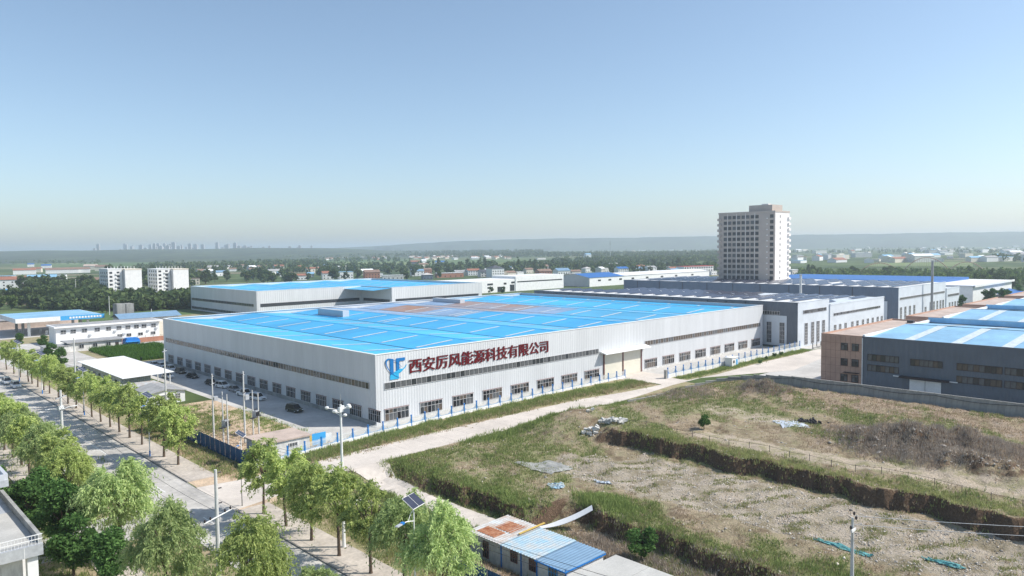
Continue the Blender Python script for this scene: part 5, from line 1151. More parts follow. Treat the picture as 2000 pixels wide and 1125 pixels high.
t = thing('metal_fence', 'low dark railing with short posts at the foot of the dark hall', 'fence', W(0, 0, 0), TH)
for i in range(12): sbox(t, 'post', 166 + i * 3.2, 166.2 + i * 3.2, -16.2, -16, 0, 2.0, 'dark_steel')
box(t, 'rail', 166, 202, -16.14, -16.06, 1.6, 1.7, 'galvanised'); box(t, 'rail', 166, 202, -16.14, -16.06, .5, .6, 'galvanised'); box(t, 'low_wall', 166, 202, -16.4, -16.2, 0, .5, 'old_concrete')
# concrete boundary wall built of cast panels
t = thing('boundary_wall', 'long weathered concrete panel wall behind the rough field', 'wall', W(0, 0, 0), TH)
cw = [(50, -25.5), (60, -27.5), (69, -29.5), (77, -33), (81.3, -39), (82.5, -48), (82.8, -60), (82.8, -140)]
cum = [0]
for p, q in zip(cw[:-1], cw[1:]): cum.append(cum[-1] + math.dist(p, q))
def cpos(s):
    for k in range(len(cw) - 1):
        if s <= cum[k + 1] or k == len(cw) - 2: u = (s - cum[k]) / (cum[k + 1] - cum[k]); return (cw[k][0] + (cw[k + 1][0] - cw[k][0]) * u, cw[k][1] + (cw[k + 1][1] - cw[k][1]) * u)
s = 0.0; k = 0
while s < cum[-1] - 2.5:
    p, q = cpos(s), cpos(s + 3.0); top = 1.3 + 3.9 * float(sm(np.array(s), 2, 46)); zb = -.2
    ang = math.atan2(q[1] - p[1], q[0] - p[0]); L = math.dist(p, q)
    for j in range(2):
        z0 = zb + (top - zb) * j / 2; z1 = zb + (top - zb) * (j + 1) / 2 - .03; b = MB(); b.box(.1, L - .02, -.06 + .01 * (j % 2), .06, z0, z1, 'old_concrete'); b.build('panel', t, (p[0], p[1], 0), ang)
    b = MB(); b.box(-.12, .12, -.12, .12, zb, top + .1, 'old_concrete'); b.build('post', t, (p[0], p[1], 0), ang)
    b = MB(); b.box(.1, L - .02, -.11, .11, top - .02, top + .06, 'concrete'); b.build('coping', t, (p[0], p[1], 0), ang)
    s += 3.0; k += 1
mb = MB(); pts = []
for i in range(0, 250):
    s = 18 + i * .5
    if s > cum[-1]: break
    x, y = cpos(s); top = 1.3 + 3.9 * float(sm(np.array(s), 2, 46)); dx = -.16
    pts.append((x + dx, y, top - .35 - .45 * abs(math.sin(s * math.pi / 15))))
mb.tube(pts, .05, 5, 'dark_steel'); tag(mb.build('cable', None, W(0, 0, 0), TH), 'black cable sagging in loops along the concrete boundary wall', 'cable')

# ------------------------------------------------------------------ poles, lamps and wires
def pole_base(name, label, cat, px, py, top_py, top_px, r=.17, m='pole_concrete', grp=None, h=None, z=None):
    a, b, zz = ground_at(px, py); x, y, _ = W(a, b); D = math.hypot(x, y)
    if h is None:
        dx, dy = top_px - 1000, top_py - 562.5; cr, sr = math.cos(ROLL), math.sin(ROLL); X = (dx * cr - dy * sr) / FPX; up = -(dx * sr + dy * cr) / FPX
        c, s = math.cos(PITCH), math.sin(PITCH); h = CAMZ + (-s + up * c) * D / math.hypot(X, c + up * s) - zz
    t = thing(name, label, cat, (x, y, zz), TH, grp); mb = MB(); mb.tube([(0, 0, -.2), (0, 0, h * .5), (0, 0, h)], [r * 1.25, r, r * .72], 10, m); mb.build('pole', t)
    t['h'] = h; return t, h
def crossarm(t, z, L=1.1, n=3, ang=0.0, m='galvanised'):
    o = MB(); o.box(-L, L, -.07, .07, -.06, .06, m); o = o.build('crossarm', t, (0, -.18, z), ang)
    for i in range(n):
        x = -L + .1 + (2 * L - .2) * i / max(1, n - 1); b = MB(); b.tube([(x, 0, .06), (x, 0, .16), (x, 0, .3)], [.05, .09, .04], 8, 'insulator'); b.build('insulator', o)
def lampbranch(t, z, L, ang, m='white_paint', head=.5):
    b = MB(); b.tube([(0, 0, 0), (L * .5, 0, .25), (L, 0, .35)], .05, 6, m); o = b.build('lamp_arm', t, (0, 0, z), ang)
    b = MB(); b.box(L - .05, L + head, -.13, .13, .28, .38, m); b.build('lamp_head', o)
def solar_lamp(px, py, tx, ty, label, ang=0.0, h=None):
    t, h = pole_base('solar_street_lamp', label, 'street lamp', px, py, ty, tx, .085, 'white_paint', 'solar street lamps', h); del t['h']
    b = MB(); b.tube([(0, 0, .02), (0, 0, 1.1)], .125, 10, 'blue_paint'); b.build('pole_sleeve', t)
    for s in (-.52, .52):
        b = MB(); b.obox((s, 0, h + .1), (.46, 0, 0), (0, .62, .42), (0, -.02, .03), 'solar_cell'); o = b.build('solar_panel', t, (0, 0, 0), ang)
        b = MB(); b.obox((s, .01, h + .085), (.5, 0, 0), (0, .66, .45), (0, -.012, .018), 'white_paint'); b.build('panel_frame', o)
    b = MB(); b.tube([(0, 0, h - 1.9), (-1.0, 0, h - 1.6), (-2.0, 0, h - 1.45)], .05, 6, 'white_paint'); o = b.build('lamp_arm', t, (0, 0, 0), ang)
    b = MB(); b.box(-2.15, -1.75, -.16, .16, h - 1.55, h - 1.38, 'blue_paint'); b.box(-2.95, -2.16, -.17, .17, h - 1.53, h - 1.42, 'galvanised'); b.build('lamp_head', o)
    b = MB(); b.tube([(0, 0, h - .7), (-.55, 0, h - 1.0), (-1.0, 0, h - 1.6)], .03, 5, 'white_paint'); b.build('brace', t, (0, 0, 0), ang)
    return t
solar_lamp(293, 892, 290, 772, 'solar street lamp standing among the street trees left of the blue hoarding', .9)
solar_lamp(165, 812, 160, 722, 'solar street lamp in front of the white roofed shed', .9)
solar_lamp(812, 1200, 813, 980, 'nearest solar street lamp, among leafy crowns at the bottom of the picture', .35)
solar_lamp(472, 905, 470, 848, 'solar street lamp with tilted twin panels beside the transformer poles', .9)
solar_lamp(83, 770, 82, 690, 'solar street lamp far up the street between the tree crowns', .9)
solar_lamp(38, 745, 36, 668, 'farthest solar street lamp, near the filling station', .9)
P = {}
def upole(k, px, py, tx, ty, label, arms=((.4, 1.1, 3),), r=.17, h=None, ang=0.9):
    t, h = pole_base('utility_pole', label, 'utility pole', px, py, ty, tx, r, 'pole_concrete', 'concrete utility poles', h); del t['h']
    for dz, L, n in arms: crossarm(t, h - dz, L, n, ang)
    P[k] = (t.location.copy(), h); return t, h
upole('far', 150, 797, 145, 660, 'tall thin concrete pole behind the street trees by the white roofed shed', ())
upole('shed', 326, 828, 322, 681, 'concrete pole with a small crossarm in front of the white canopy shed', ((.5, 1.2, 2),), .16)
t, h = upole('left', 126, 940, 118, 762, 'thick concrete pole with crossarm and twin street lamp arms on the left of the street', ((1.1, 1.6, 4),), .22)
lampbranch(t, h - 3.1, 1.7, 0); lampbranch(t, h - 3.1, 1.7, math.pi); box(t, 'bracket', -.35, .35, -.35, .35, h - 3.0, h - 2.5, 'white_paint')
t, h = upole('t1', 418, 858, 416, 730, 'leftmost pole of the transformer group with a small camera box', ((.5, .5, 2), (1.9, .9, 2)), .15); box(t, 'control_box', .2, .9, -.3, .3, h - 5.2, h - 4.4, 'galvanised')
upole('t2', 437, 868, 434, 765, 'left pole of the first pair carrying a transformer', (), .13)
upole('t3', 446, 872, 444, 770, 'right pole of the first pair carrying a transformer', (), .13)
t, h = upole('t4', 479, 866, 474, 725, 'tall pole with dark lower half and cameras between the two transformer pairs', ((.7, .6, 2), (4.2, .9, 3)), .16); box(t, 'control_box', .2, .9, -.3, .3, h - 5.4, h - 4.5, 'galvanised')
upole('t5', 495, 850, 493, 762, 'left pole of the second pair carrying a transformer', (), .13)
upole('t6', 506, 848, 505, 767, 'right pole of the second pair carrying a transformer', (), .13)
for p, q, lb in (('t2', 't3', 'grey transformer slung between the first pair of poles'), ('t5', 't6', 'grey transformer slung between the second pair of poles')):
    c = (P[p][0] + P[q][0]) / 2; t = thing('transformer', lb, 'transformer', (c.x, c.y, 3.6), TH + .6)
    box(t, 'tank', -.55, .55, -.4, .4, 0, 1.2, 'galvanised'); box(t, 'platform', -1.5, 1.5, -.35, .35, -.16, 0, 'dark_steel')
    for k in range(6): sbox(t, 'cooling_fin', -.5 + k * .18, -.44 + k * .18, -.6, -.4, .1, 1.0, 'dark_steel')
    for k in (-.3, 0, .3): b = MB(); b.tube([(k, 0, 1.2), (k, 0, 1.55)], .06, 6, 'insulator'); b.build('bushing', t)
t, h = upole('big', 430, 1190, 424, 917, 'nearest thick concrete power pole, rising from the bottom edge with a wide crossarm', (), .2)
b = MB(); b.tube([(-1.5, -.1, -.3), (1.5, .1, .3)], .07, 6, 'white_paint'); o = b.build('crossarm', t, (0, -.22, h - 4.7), .1)
for x in (-1.4, -.8, .8, 1.4): b = MB(); b.tube([(x, x * .067, x * .2 + .05), (x, x * .067, x * .2 + .22), (x, x * .067, x * .2 + .36)], [.06, .12, .05], 8, 'insulator'); b.build('insulator', o)
for dz in (.3, 1.9, 3.4): b = MB(); b.tube([(.2, -.1, h - dz), (.5, -.1, h - dz)], .07, 6, 'insulator'); b.build('insulator', t)
t, h = upole('right', 1663, 1200, 1658, 1010, 'concrete power pole standing in front of the rubble field on the right', (), .17)
b = MB(); b.tube([(-.05, -.1, h - 2.4), (-.85, -.3, h - 1.15)], .05, 5, 'galvanised'); b.build('stay_bracket', t); b = MB(); b.box(-1.0, 0, -.35, -.23, h - 1.2, h - .95, 'white_paint'); b.build('arm', t)
for (x, z) in ((-.95, -.9), (-.16, .35), (.35, -.25)): b = MB(); b.tube([(x, -.2, h + z), (x, -.2, h + z + .2), (x, -.2, h + z + .38)], [.07, .13, .06], 8, 'insulator'); b.build('insulator', t)
t, h = pole_base('mast_lamp', 'tall white mast with a ring of floodlights and cameras above the road junction', 'lamp mast', 672, 1070, 790, 665, .17, 'white_paint'); del t['h']
for k in range(7):
    a_ = k * 2 * math.pi / 7; L = 1.6 if k % 2 else 1.1; z = h - .3 - .35 * (k % 3)
    b = MB(); b.tube([(0, 0, z - .4), (math.cos(a_) * L, math.sin(a_) * L, z)], .045, 5, 'white_paint'); o = b.build('lamp_arm', t)
    b = MB(); x, y = math.cos(a_) * L, math.sin(a_) * L; b.tube([(x, y, z - .16), (x, y, z - .05), (x, y, z + .12), (x, y, z + .2)], [.1, .24, .24, .08], 10, 'white_paint'); b.build('floodlight', o)
b = MB(); b.tube([(0, 0, h), (0, 0, h + 1.3)], .03, 5, 'steel'); b.build('lightning_rod', t); box(t, 'camera_box', -.25, .25, -.25, .25, h - .9, h - .35, 'white_paint')
t, h = pole_base('sign_post', 'thin dark post at the road corner beside the first tree', 'post', 473, 988, 935, 472, .05, 'dark_steel'); del t['h']
for j, (px, py, ty) in enumerate([(149, 588, 545), (155, 566, 546), (164, 580, 560), (171, 580, 560), (115, 563, 545), (214, 615, 578), (243, 620, 598), (225, 618, 600), (297, 640, 603), (72, 515, 540)][:9]):
    t, h = pole_base('utility_pole', 'thin far pole among the trees behind the filling station', 'utility pole', px, py, ty, px, .2, 'pole_concrete', 'far poles behind the filling station'); del t['h']
for j in range(14):
    px = 500 + j * 38 + R.uniform(-8, 8); t, h = pole_base('utility_pole', 'slender pole standing in the green fields behind the houses', 'utility pole', px, 518 + R.uniform(-3, 3), 505, px, .18, 'pole_concrete', 'slender poles in the fields', 10.5); del t['h']
t, h = pole_base('cell_tower', 'dark lattice mast rising over the tree line against the hazy hills', 'mast', 1192, 503, 471, 1192, .9, 'steel'); del t['h']
for k in range(3): b = MB(); b.box(-2, 2, -2, 2, h - 3 - k * 4, h - 2.6 - k * 4, 'dark_steel'); b.build('platform', t)
# lattice pylon
x, y = at(506, 499); t = thing('pylon', 'lattice power pylon on the left horizon beside the city', 'pylon', (x, y, 0), .3); b = MB()
for sx, sy in ((1, 1), (1, -1), (-1, 1), (-1, -1)): b.tube([(6 * sx, 6 * sy, 0), (2 * sx, 2 * sy, 40), (.6 * sx, .6 * sy, 68)], .5, 4, 'steel')
b.build('legs', t)
for z, L in ((42, 14), (52, 12), (62, 9)): b = MB(); b.box(-L, L, -.5, .5, z, z + .9, 'steel'); b.build('crossarm', t)
def wire(name, label, p0, p1, sag, r=.03, grp=None, m='dark_steel'):
    p0, p1 = Vector(p0), Vector(p1); pts = [p0.lerp(p1, k / 14) - Vector((0, 0, sag * 4 * (k / 14) * (1 - k / 14))) for k in range(15)]
    b = MB(); b.tube(pts, r, 4, m, False); tag(b.build(name), label, 'wire', grp)
def top(k, dz=0, off=(0, 0)): l, h = P[k]; return (l.x + off[0], l.y + off[1], l.z + h + dz)
wl = top('left', -1.0); wb = top('big', -4.3)
for k, o in enumerate((-1.2, 0, 1.2)): wire('power_line', f'sagging overhead wire between the two thick left poles, {ORD[k]} from the street', (wl[0] + o * .7, wl[1] + o * .7, wl[2]), (wb[0] + o * 1.6, wb[1] + o * .6, wb[2]), 1.5, .022, 'overhead wires on the left')
for k, o in enumerate((-.8, .2, 1.2)):
    wire('power_line', f'overhead wire crossing above the near pavement, {ORD[k]} from the kerb', W(-38 + o, 60, 9.5), W(-36.2 + o, -34, 8.2), 2.0, .02, 'wires over the pavement'); wire('power_line', f'overhead wire along the near tree row, {ORD[k]} from the kerb', W(-36.2 + o, -34, 8.2), W(-36 + o, -92, 8.4), 1.4, .022, 'wires along the near tree row')
rt = top('right', .2)
for k, o in enumerate((0, .9)): wire('power_line', f'pale wire leaving the right pole towards the bottom right corner, {"upper" if k == 0 else "lower"} one', (rt[0], rt[1], rt[2] - o), (rt[0] + 60, rt[1] - 14, 11.5 - o), 1.0, .025, 'wires of the right pole', 'galvanised')
# thin wire fence on the upper field
t = thing('wire_fence', 'rusty wire fence on thin sticks across the upper field', 'fence', W(0, 0, 0), TH); pv_ = None
for i in range(22):
    a, b = 26.2 + .5 * math.sin(i), -44 - i * 3.4; z = gz(a, b); sbox(t, 'post', a - .03, a + .03, b - .03, b + .03, z - .2, z + 1.05, 'dark_steel')
    if pv_: m = MB(); m.tube([pv_, (a, b, z + .9)], .02, 4, 'dark_steel', False); m.build('wire', t)
    pv_ = (a, b, z + .9)

# ------------------------------------------------------------------ vehicles
def car_meshes(kind):
    L, Wd, Hh = {'suv': (4.6, 1.86, 1.68), 'sedan': (4.6, 1.8, 1.45), 'pickup': (5.2, 1.88, 1.75), 'van': (4.5, 1.75, 1.85)}[kind]; hb = Hh * .56; g = .22
    low = [(-L / 2, g + .1), (-L / 2 + .08, hb * .95), (-L / 2 + .5, hb), (L / 2 - 1.1, hb), (L / 2 - .25, hb * .86), (L / 2, hb * .62), (L / 2, g + .05), (L / 2 - .1, g), (-L / 2 + .1, g)]
    c0, c1, c2, c3 = {'suv': (-L / 2 + .12, -L / 2 + .5, .55, 1.25), 'sedan': (-L / 2 + .75, -L / 2 + 1.35, .35, 1.15), 'pickup': (-.7, -.55, .75, 1.4), 'van': (-L / 2 + .1, -L / 2 + .3, 1.1, 1.65)}[kind]
    return L, Wd, Hh, hb, low, (c0, c1, c2, c3)
def soft_prism(poly, w0, w1, m, hb=None):      # body with a narrower shoulder
    b = MB(); n = len(poly); zs = [z for _, z in poly]; zm = max(zs); st = [(-w1, 1), (-w0, 0), (w0, 0), (w1, 1)]
    rings = []
    cx = sum(x for x, _ in poly) / n; cz = sum(z for _, z in poly) / n
    for (y, inner) in ((-w0, .94), (-w0 + .12, 1), (w0 - .12, 1), (w0, .94)): rings.append([(cx + (x - cx) * (inner if inner < 1 else 1), y, cz + (z - cz) * inner) for x, z in poly])
    for r in rings: b.v += r
    for k in range(3):
        for j in range(n): a_ = k * n + j; c_ = k * n + (j + 1) % n; b.f.append((a_, c_, c_ + n, a_ + n)); b.m.append(b.mi(m))
    b.f.append(tuple(range(n))); b.m.append(0); b.f.append(tuple(3 * n + n - 1 - j for j in range(n))); b.m.append(0); return b
_cm = {}
def car(px, py, rz, kind, paint, label, grp, ab=None):
    a, b = ab or atab(px, py); L, Wd, Hh, hb, low, c = car_meshes(kind); key = (kind, paint)
    if key not in _cm:
        d = {}; d['body'] = soft_prism(low, Wd / 2, 0, paint).mesh('body')
        m = MB(); i = Wd / 2 - .08; j = Wd / 2 - .26; zz = hb - .02
        q = [(c[0], i, zz), (c[3], i, zz), (c[2], j, Hh), (c[1], j, Hh)]; q2 = [(x, -y, z) for x, y, z in q]
        m.poly([q[0], q[3], q[2], q[1]], 'glass_black'); m.poly(q2, 'glass_black'); m.poly([q[1], q[2], q2[2], q2[1]], 'glass'); m.poly([q2[0], q2[3], q[3], q[0]], 'glass_black'); d['cabin_glass'] = m.mesh('cabin_glass')
        m = MB(); m.box(c[1] - .02, c[2] + .02, -j - .01, j + .01, Hh - .03, Hh + .035, paint)
        for s in (-1, 1):
            m.tube([(c[3], s * (i - .01), zz), (c[2], s * j, Hh)], .045, 4, paint); m.tube([(c[0], s * (i - .01), zz), (c[1], s * j, Hh)], .06, 4, paint); m.tube([((c[0] + c[3]) / 2, s * (i + .005), zz), ((c[1] + c[2]) / 2, s * (j + .005), Hh)], .04, 4, paint)
        d['roof'] = m.mesh('roof')
        m = MB(); m.tube([(0, -.11, 0), (0, .11, 0)], .34, 14, 'tyre'); d['tyre'] = m.mesh('wheel'); m = MB(); m.tube([(0, -.12, 0), (0, .12, 0)], .2, 10, 'steel'); d['rim'] = m.mesh('rim')
        m = MB(); m.box(-.06, .02, -.22, .22, -.08, .08, 'lamp_glass'); d['headlight'] = m.mesh('headlight'); m = MB(); m.box(-.02, .05, -.16, .16, -.12, .12, 'tail_red'); d['tail_light'] = m.mesh('tail_light')
        m = MB(); m.box(0, .03, -.5, .5, -.12, .12, 'dark_frame'); d['grille'] = m.mesh('grille'); _cm[key] = d
    d = _cm[key]; t = thing('parked_car', label, 'car', W(a, b, .02), rz, grp)
    link('body', d['body'], t); link('cabin_glass', d['cabin_glass'], t); link('roof', d['roof'], t)
    for x in (-L * .3, L * .3):
        for y in (-Wd / 2 + .1, Wd / 2 - .1): w = link('wheel', d['tyre'], t, (x, y, .34)); link('rim', d['rim'], w)
    for y in (-Wd / 2 + .32, Wd / 2 - .32): link('headlight', d['headlight'], t, (L / 2 - .04, y, hb * .7)); link('tail_light', d['tail_light'], t, (-L / 2 - .01, y, hb * .72))
    link('grille', d['grille'], t, (L / 2 - .03, 0, hb * .52)); return t
DWN = TH - math.pi / 2
g_ = 'cars parked along the shaded factory wall'
for px, py, rz, kd, pt, lb in [
 (302, 715, DWN, 'sedan', 'car_white', 'white car farthest up the factory wall, left end of the parked row'), (316, 717, DWN, 'sedan', 'car_white', 'second white car from the far end of the parked row'),
 (334, 724, DWN, 'suv', 'car_white', 'white car right beside the canopy shed roof edge'), (328, 738, DWN + .1, 'sedan', 'car_white', 'white car half under the eave of the white roofed shed'),
 (353, 729, DWN, 'suv', 'car_bronze', 'bronze grey car between the white and the black cars'), (376, 738, DWN + .15, 'sedan', 'car_black', 'black saloon parked near the middle of the wall'),
 (412, 751, DWN, 'sedan', 'car_black', 'dark car half hidden behind the first transformer pole'), (435, 757, DWN + .2, 'suv', 'car_white', 'clean white sport utility car between the poles'),
 (458, 764, DWN, 'sedan', 'car_silver', 'silver car between two white cars'), (478, 773, DWN + .1, 'pickup', 'car_white', 'white pickup behind the tall camera pole'),
 (503, 781, DWN + .25, 'suv', 'car_white', 'white hatchback at the near end of the white cars'), (575, 804, DWN + .12, 'suv', 'car_green', 'dark olive sport utility car parked alone near the factory corner')]:
    car(px, py, rz, kd, pt, lb, g_)
car(0, 0, DWN, 'suv', 'car_white', 'white car driving down the street, the nearer of two', 'white cars on the street', (-42.9, 108.5)); car(0, 0, DWN, 'suv', 'car_white', 'white car following behind on the street, half under the trees', 'white cars on the street', (-43.4, 117.5))
# a person at the far end of the yard
a, b = atab(276, 707); t = thing('person', 'tiny person in dark trousers standing at the far end of the yard', 'person', W(a, b, 0), 0)
bm = bpy.data.meshes.new('body'); pts = [(0, 0, .95), (0, 0, 1.2), (0, 0, 1.42), (0, 0, 1.55), (0, 0, 1.68), (.12, 0, .9), (.14, .05, .48), (.15, 0, .05), (-.12, 0, .9), (-.16, -.08, .48), (-.17, -.12, .05), (.22, 0, 1.4), (.28, .02, 1.12), (.27, .12, .88), (-.22, 0, 1.4), (-.28, 0, 1.12), (-.27, .08, .88), (.16, .14, .03), (-.17, .04, .03)]
bm.from_pydata(pts, [(0, 1), (1, 2), (2, 3), (3, 4), (0, 5), (5, 6), (6, 7), (0, 8), (8, 9), (9, 10), (2, 11), (11, 12), (12, 13), (2, 14), (14, 15), (15, 16), (7, 17), (10, 18)], [])
o = link('body', bm, t); md = o.modifiers.new('skin', 'SKIN'); rr = [.15, .15, .16, .06, .11, .1, .075, .05, .1, .075, .05, .06, .045, .035, .06, .045, .035, .045, .045]
for i, r in enumerate(rr):
    if bm.skin_vertices: bm.skin_vertices[0].data[i].radius = (r, r)
bm.materials.append(MATS['dark_frame']); o.modifiers.new('smooth', 'SUBSURF').levels = 1
# ------------------------------------------------------------------ buildings of the left side
# white canopy shed
t = thing('shed', 'long grey shed under a big plain white overhanging roof beside the street trees', 'shed', W(0, 0, 0), TH)
ribbed(t, 'wall', (-24.4, 119), (-24.4, 82), 0, 3.4, 'old_white_wall', 1.6, .08); ribbed(t, 'wall', (-24.4, 82), (-17, 82), 0, 3.4, 'shed_cladding', .5, .04); box(t, 'wall', -17.2, -17, 82, 119, 0, 3.4, 'shed_cladding')
m = MB(); m.obox((-18.9, 99, 3.85), (6.4, 0, .12), (0, 21.5, 0), (0, 0, .07), 'roof_white'); m.build('roof', t)
for i in range(7): sbox(t, 'window', -24.6, -24.5, 85 + i * 5, 86.6 + i * 5, 1.2, 2.4, 'glass')
for i in range(5): sbox(t, 'column', -13.2, -13.0, 79 + i * 9.5, 79.2 + i * 9.5, 0, 3.8, 'white_paint')
# small white building in front
t = thing('outbuilding', 'small white building with grey low pitched roof and barred windows beside the canopy shed', 'outbuilding', W(0, 0, 0), TH)
box(t, 'wall', -26, -17.8, 55.5, 66, 0, 2.7, 'white_paint'); m = MB(); m.prism([(-26.4, 2.65), (-21.9, 3.5), (-17.4, 2.65), (-17.4, 2.78), (-21.9, 3.64), (-26.4, 2.78)], 55.0, 66.4, 'grey_roof'); m.build('roof', t)
m = MB(); m.poly([(-26, 55.5, 2.7), (-17.8, 55.5, 2.7), (-21.9, 55.5, 3.48)], 'white_paint'); m.build('gable', t)
for x in (-23.2, -20): window(t, 'window', x, 55.44, 1.0, 0, 1.1, 1.2, 3, (.5,), 'window_frame', ('glass',))
t = thing('container', 'white cabin roof between the canopy shed and the small white building', 'cabin', W(0, 0, 0), TH); box(t, 'wall', -26, -18, 67.5, 77, 0, 2.3, 'white_paint'); box(t, 'roof', -26.2, -17.8, 67.3, 77.2, 2.3, 2.42, 'worn_white_roof')
# cluttered heap and carport near
t = thing('cabin', 'little pale roofed cabin among trees above the solar lamp', 'cabin', W(0, 0, 0), TH); box(t, 'wall', -29, -25.6, 118, 124, 0, 2.4, 'white_paint'); m = MB(); m.prism([(-29.4, 2.4), (-27.3, 3.0), (-25.2, 2.4)], 117.6, 124.4, 'worn_white_roof'); m.build('roof', t)
# guard hut
t = thing('guard_hut', 'low guard hut with pale pink flat roof behind the picket fence corner', 'hut', W(0, 0, 0), TH)
box(t, 'wall', -27.3, -18.6, -6.6, .1, 0, 2.7, 'old_white_wall'); box(t, 'roof', -27.6, -18.3, -6.9, .4, 2.7, 2.95, 'terracotta_roof'); window(t, 'window', -22.6, -6.66, 1.0, 0, 1.6, 1.1, 3, (), 'window_frame', ('glass_grey',)); box(t, 'door', -27.36, -27.3, -4, -3, 0, 2.0, 'dark_frame')
t = thing('notice_board', 'blue and yellow painted notice board behind the picket fence by the guard hut', 'board', W(-16.2, -5.6, 0), TH)
box(t, 'panel', -1.4, 1.4, -.05, .05, .5, 2.6, 'sky_blue_paint'); box(t, 'side_panel', 1.4, 2.6, -.05, .05, .5, 2.2, 'white_paint'); box(t, 'side_panel', -1.8, -1.4, -.05, .05, .5, 2.7, 'yellow_paint')
for x in (-1.3, 2.4): sbox(t, 'leg', x, x + .1, -.05, .05, 0, .5, 'steel')
# blue hoarding: corrugated sheets, each its own panel
t = thing('hoarding', 'dark blue metal hoarding along the verge behind the street trees', 'hoarding', W(0, 0, 0), TH)
for i in range(15):
    b1 = 22.5 - i * 2.2; ribbed(t, 'panel', (-31.0, b1), (-31.0, b1 - 2.16), 0, 2.5, 'hoarding_blue', .36, .05); sbox(t, 'post', -30.95, -30.85, b1 - .05, b1 + .05, 0, 2.5, 'dark_steel')
t = thing('hoarding', 'short piece of blue hoarding at the bottom edge in front of the rusty shed', 'hoarding', W(0, 0, 0), TH)
for i in range(9): b1 = -58.5 - i * 2.2; ribbed(t, 'panel', (-32.2, b1), (-32.2, b1 - 2.16), 0, 2.1, 'hoarding_blue', .36, .05)
# filling station
t = thing('filling_station', 'filling station canopy with light blue top and white lettered edge at the left', 'filling station', W(0, 0, 0), TH)
box(t, 'canopy', -18.5, 15.5, 245, 286, 6.4, 7.9, 'white_paint'); box(t, 'roof', -18, 15, 245.5, 285.5, 7.9, 7.96, 'pale_blue_roof'); box(t, 'fascia', -18.7, -2, 244.8, 245, 6.3, 8.2, 'white_paint'); box(t, 'fascia', -2, 15.6, 244.8, 245, 6.3, 8.2, 'sky_blue_paint'); box(t, 'fascia', -18.7, -18.5, 245, 286, 6.3, 8.2, 'pale_cladding')
for k in range(11): sbox(t, 'letter', 1.5 + k * 1.2, 2.3 + k * 1.2, 244.72, 244.8, 6.9, 7.7, 'white_paint')
for x, y in ((-13, 250), (-13, 262), (10, 250), (10, 262), (-13, 276), (10, 276)): sbox(t, 'column', x - .5, x + .5, y - .5, y + .5, 0, 6.4, 'white_paint' if y < 260 else 'old_concrete')
for x, y in ((-6, 252), (2, 252), (-6, 264), (2, 264)): sbox(t, 'fuel_pump', x - .5, x + .5, y - .3, y + .3, 0, 1.8, 'old_white_wall')
t = thing('low_building', 'low grey building behind the filling station columns', 'building', W(0, 0, 0), TH); box(t, 'wall', -24, 16, 292, 304, 0, 4.2, 'terracotta_roof'); box(t, 'roof', -24.4, 16.4, 291.6, 304.4, 4.2, 4.5, 'grey_roof')
OCC.append((-26, 18, 244, 306))
# office block
t = thing('office_block', 'white two storey office row with overhanging roof left of the main factory', 'office', W(0, 0, 0), TH)
box(t, 'wall', -12.5, 26, 205, 216, 0, 6.6, 'white_paint'); box(t, 'roof', -13.3, 26.8, 203.6, 216.8, 6.6, 7.2, 'roof_white'); box(t, 'roof_deck', -12.5, 26, 204.4, 216, 7.2, 7.24, 'grey_roof'); box(t, 'annex', 26, 33, 205.5, 216, 0, 6.2, 'cream_wall')
m = MB(); m.poly([(14, 217, 7.3), (40, 217, 7.3), (40, 224, 9.2), (14, 224, 9.2)], 'new_blue_roof'); m.poly([(14, 231, 7.3), (40, 231, 7.3), (40, 224, 9.2), (14, 224, 9.2)], 'new_blue_roof'); m.build('rear_roof', t); box(t, 'rear_wall', 15, 39, 218, 230, 0, 7.2, 'old_white_wall')
for i, x in enumerate((-10.8, -7.4, -3.4, 1.2, 5.4, 9.3, 12.7, 16.0, 19.0, 22.8)): window(t, 'window', x, 204.94, 4.1, 0, 1.9, 1.5, 2, (.4,), 'window_frame', ('glass', 'glass_grey'))
for i, x in enumerate((9.5, 13, 17.5, 22.5)): window(t, 'window', x, 204.94, 1.0, 0, 1.9, 1.3, 2, (), 'window_frame', ('glass', 'glass_grey'))
for x in (-1.0, 8.2, 11.6, 24.3, 21): sbox(t, 'air_conditioner', x, x + .9, 204.5, 205, 3.5 - (x % 2), 4.2 - (x % 2), 'galvanised')
t = thing('brick_wall', 'low red brick wall with railing below the white office row', 'wall', W(0, 0, 0), TH); box(t, 'wall', 6, 90, 188, 188.3, 0, 1.9, 'brick_wall'); box(t, 'rail', 6, 90, 188.1, 188.2, 2.3, 2.36, 'dark_steel')
for i in range(28): sbox(t, 'post', 6 + i * 3, 6.1 + i * 3, 188.1, 188.2, 1.9, 2.8, 'dark_steel')
t = thing('wall', 'yellow painted wall panel at the right end of the office row', 'wall', W(0, 0, 0), TH); box(t, 'panel', 27, 36, 200, 200.2, .5, 3.6, 'yellow_paint'); box(t, 'coping', 26.9, 36.1, 199.9, 200.3, 3.6, 3.75, 'white_paint')
t = thing('row_house', 'low grey house with grey roof in front of the white office row', 'house', W(0, 0, 0), TH)
box(t, 'wall', -14, 3.5, 178, 186, 0, 3.1, 'old_white_wall'); box(t, 'roof', -15, 4.3, 177.2, 187, 3.1, 3.4, 'grey_roof'); box(t, 'lean_to', -22, -14, 178, 184, 0, 2.4, 'old_white_wall'); box(t, 'lean_to_roof', -22.4, -14.1, 177.6, 184.4, 2.4, 2.6, 'grey_roof')
for x in (-11, -6.5, -2): window(t, 'window', x, 177.94, 1.0, 0, 1.6, 1.4, 2, (), 'window_frame', ('glass',))
box(t, 'door', 1.2, 2.4, 177.92, 178, 0, 2.2, 'dark_frame')
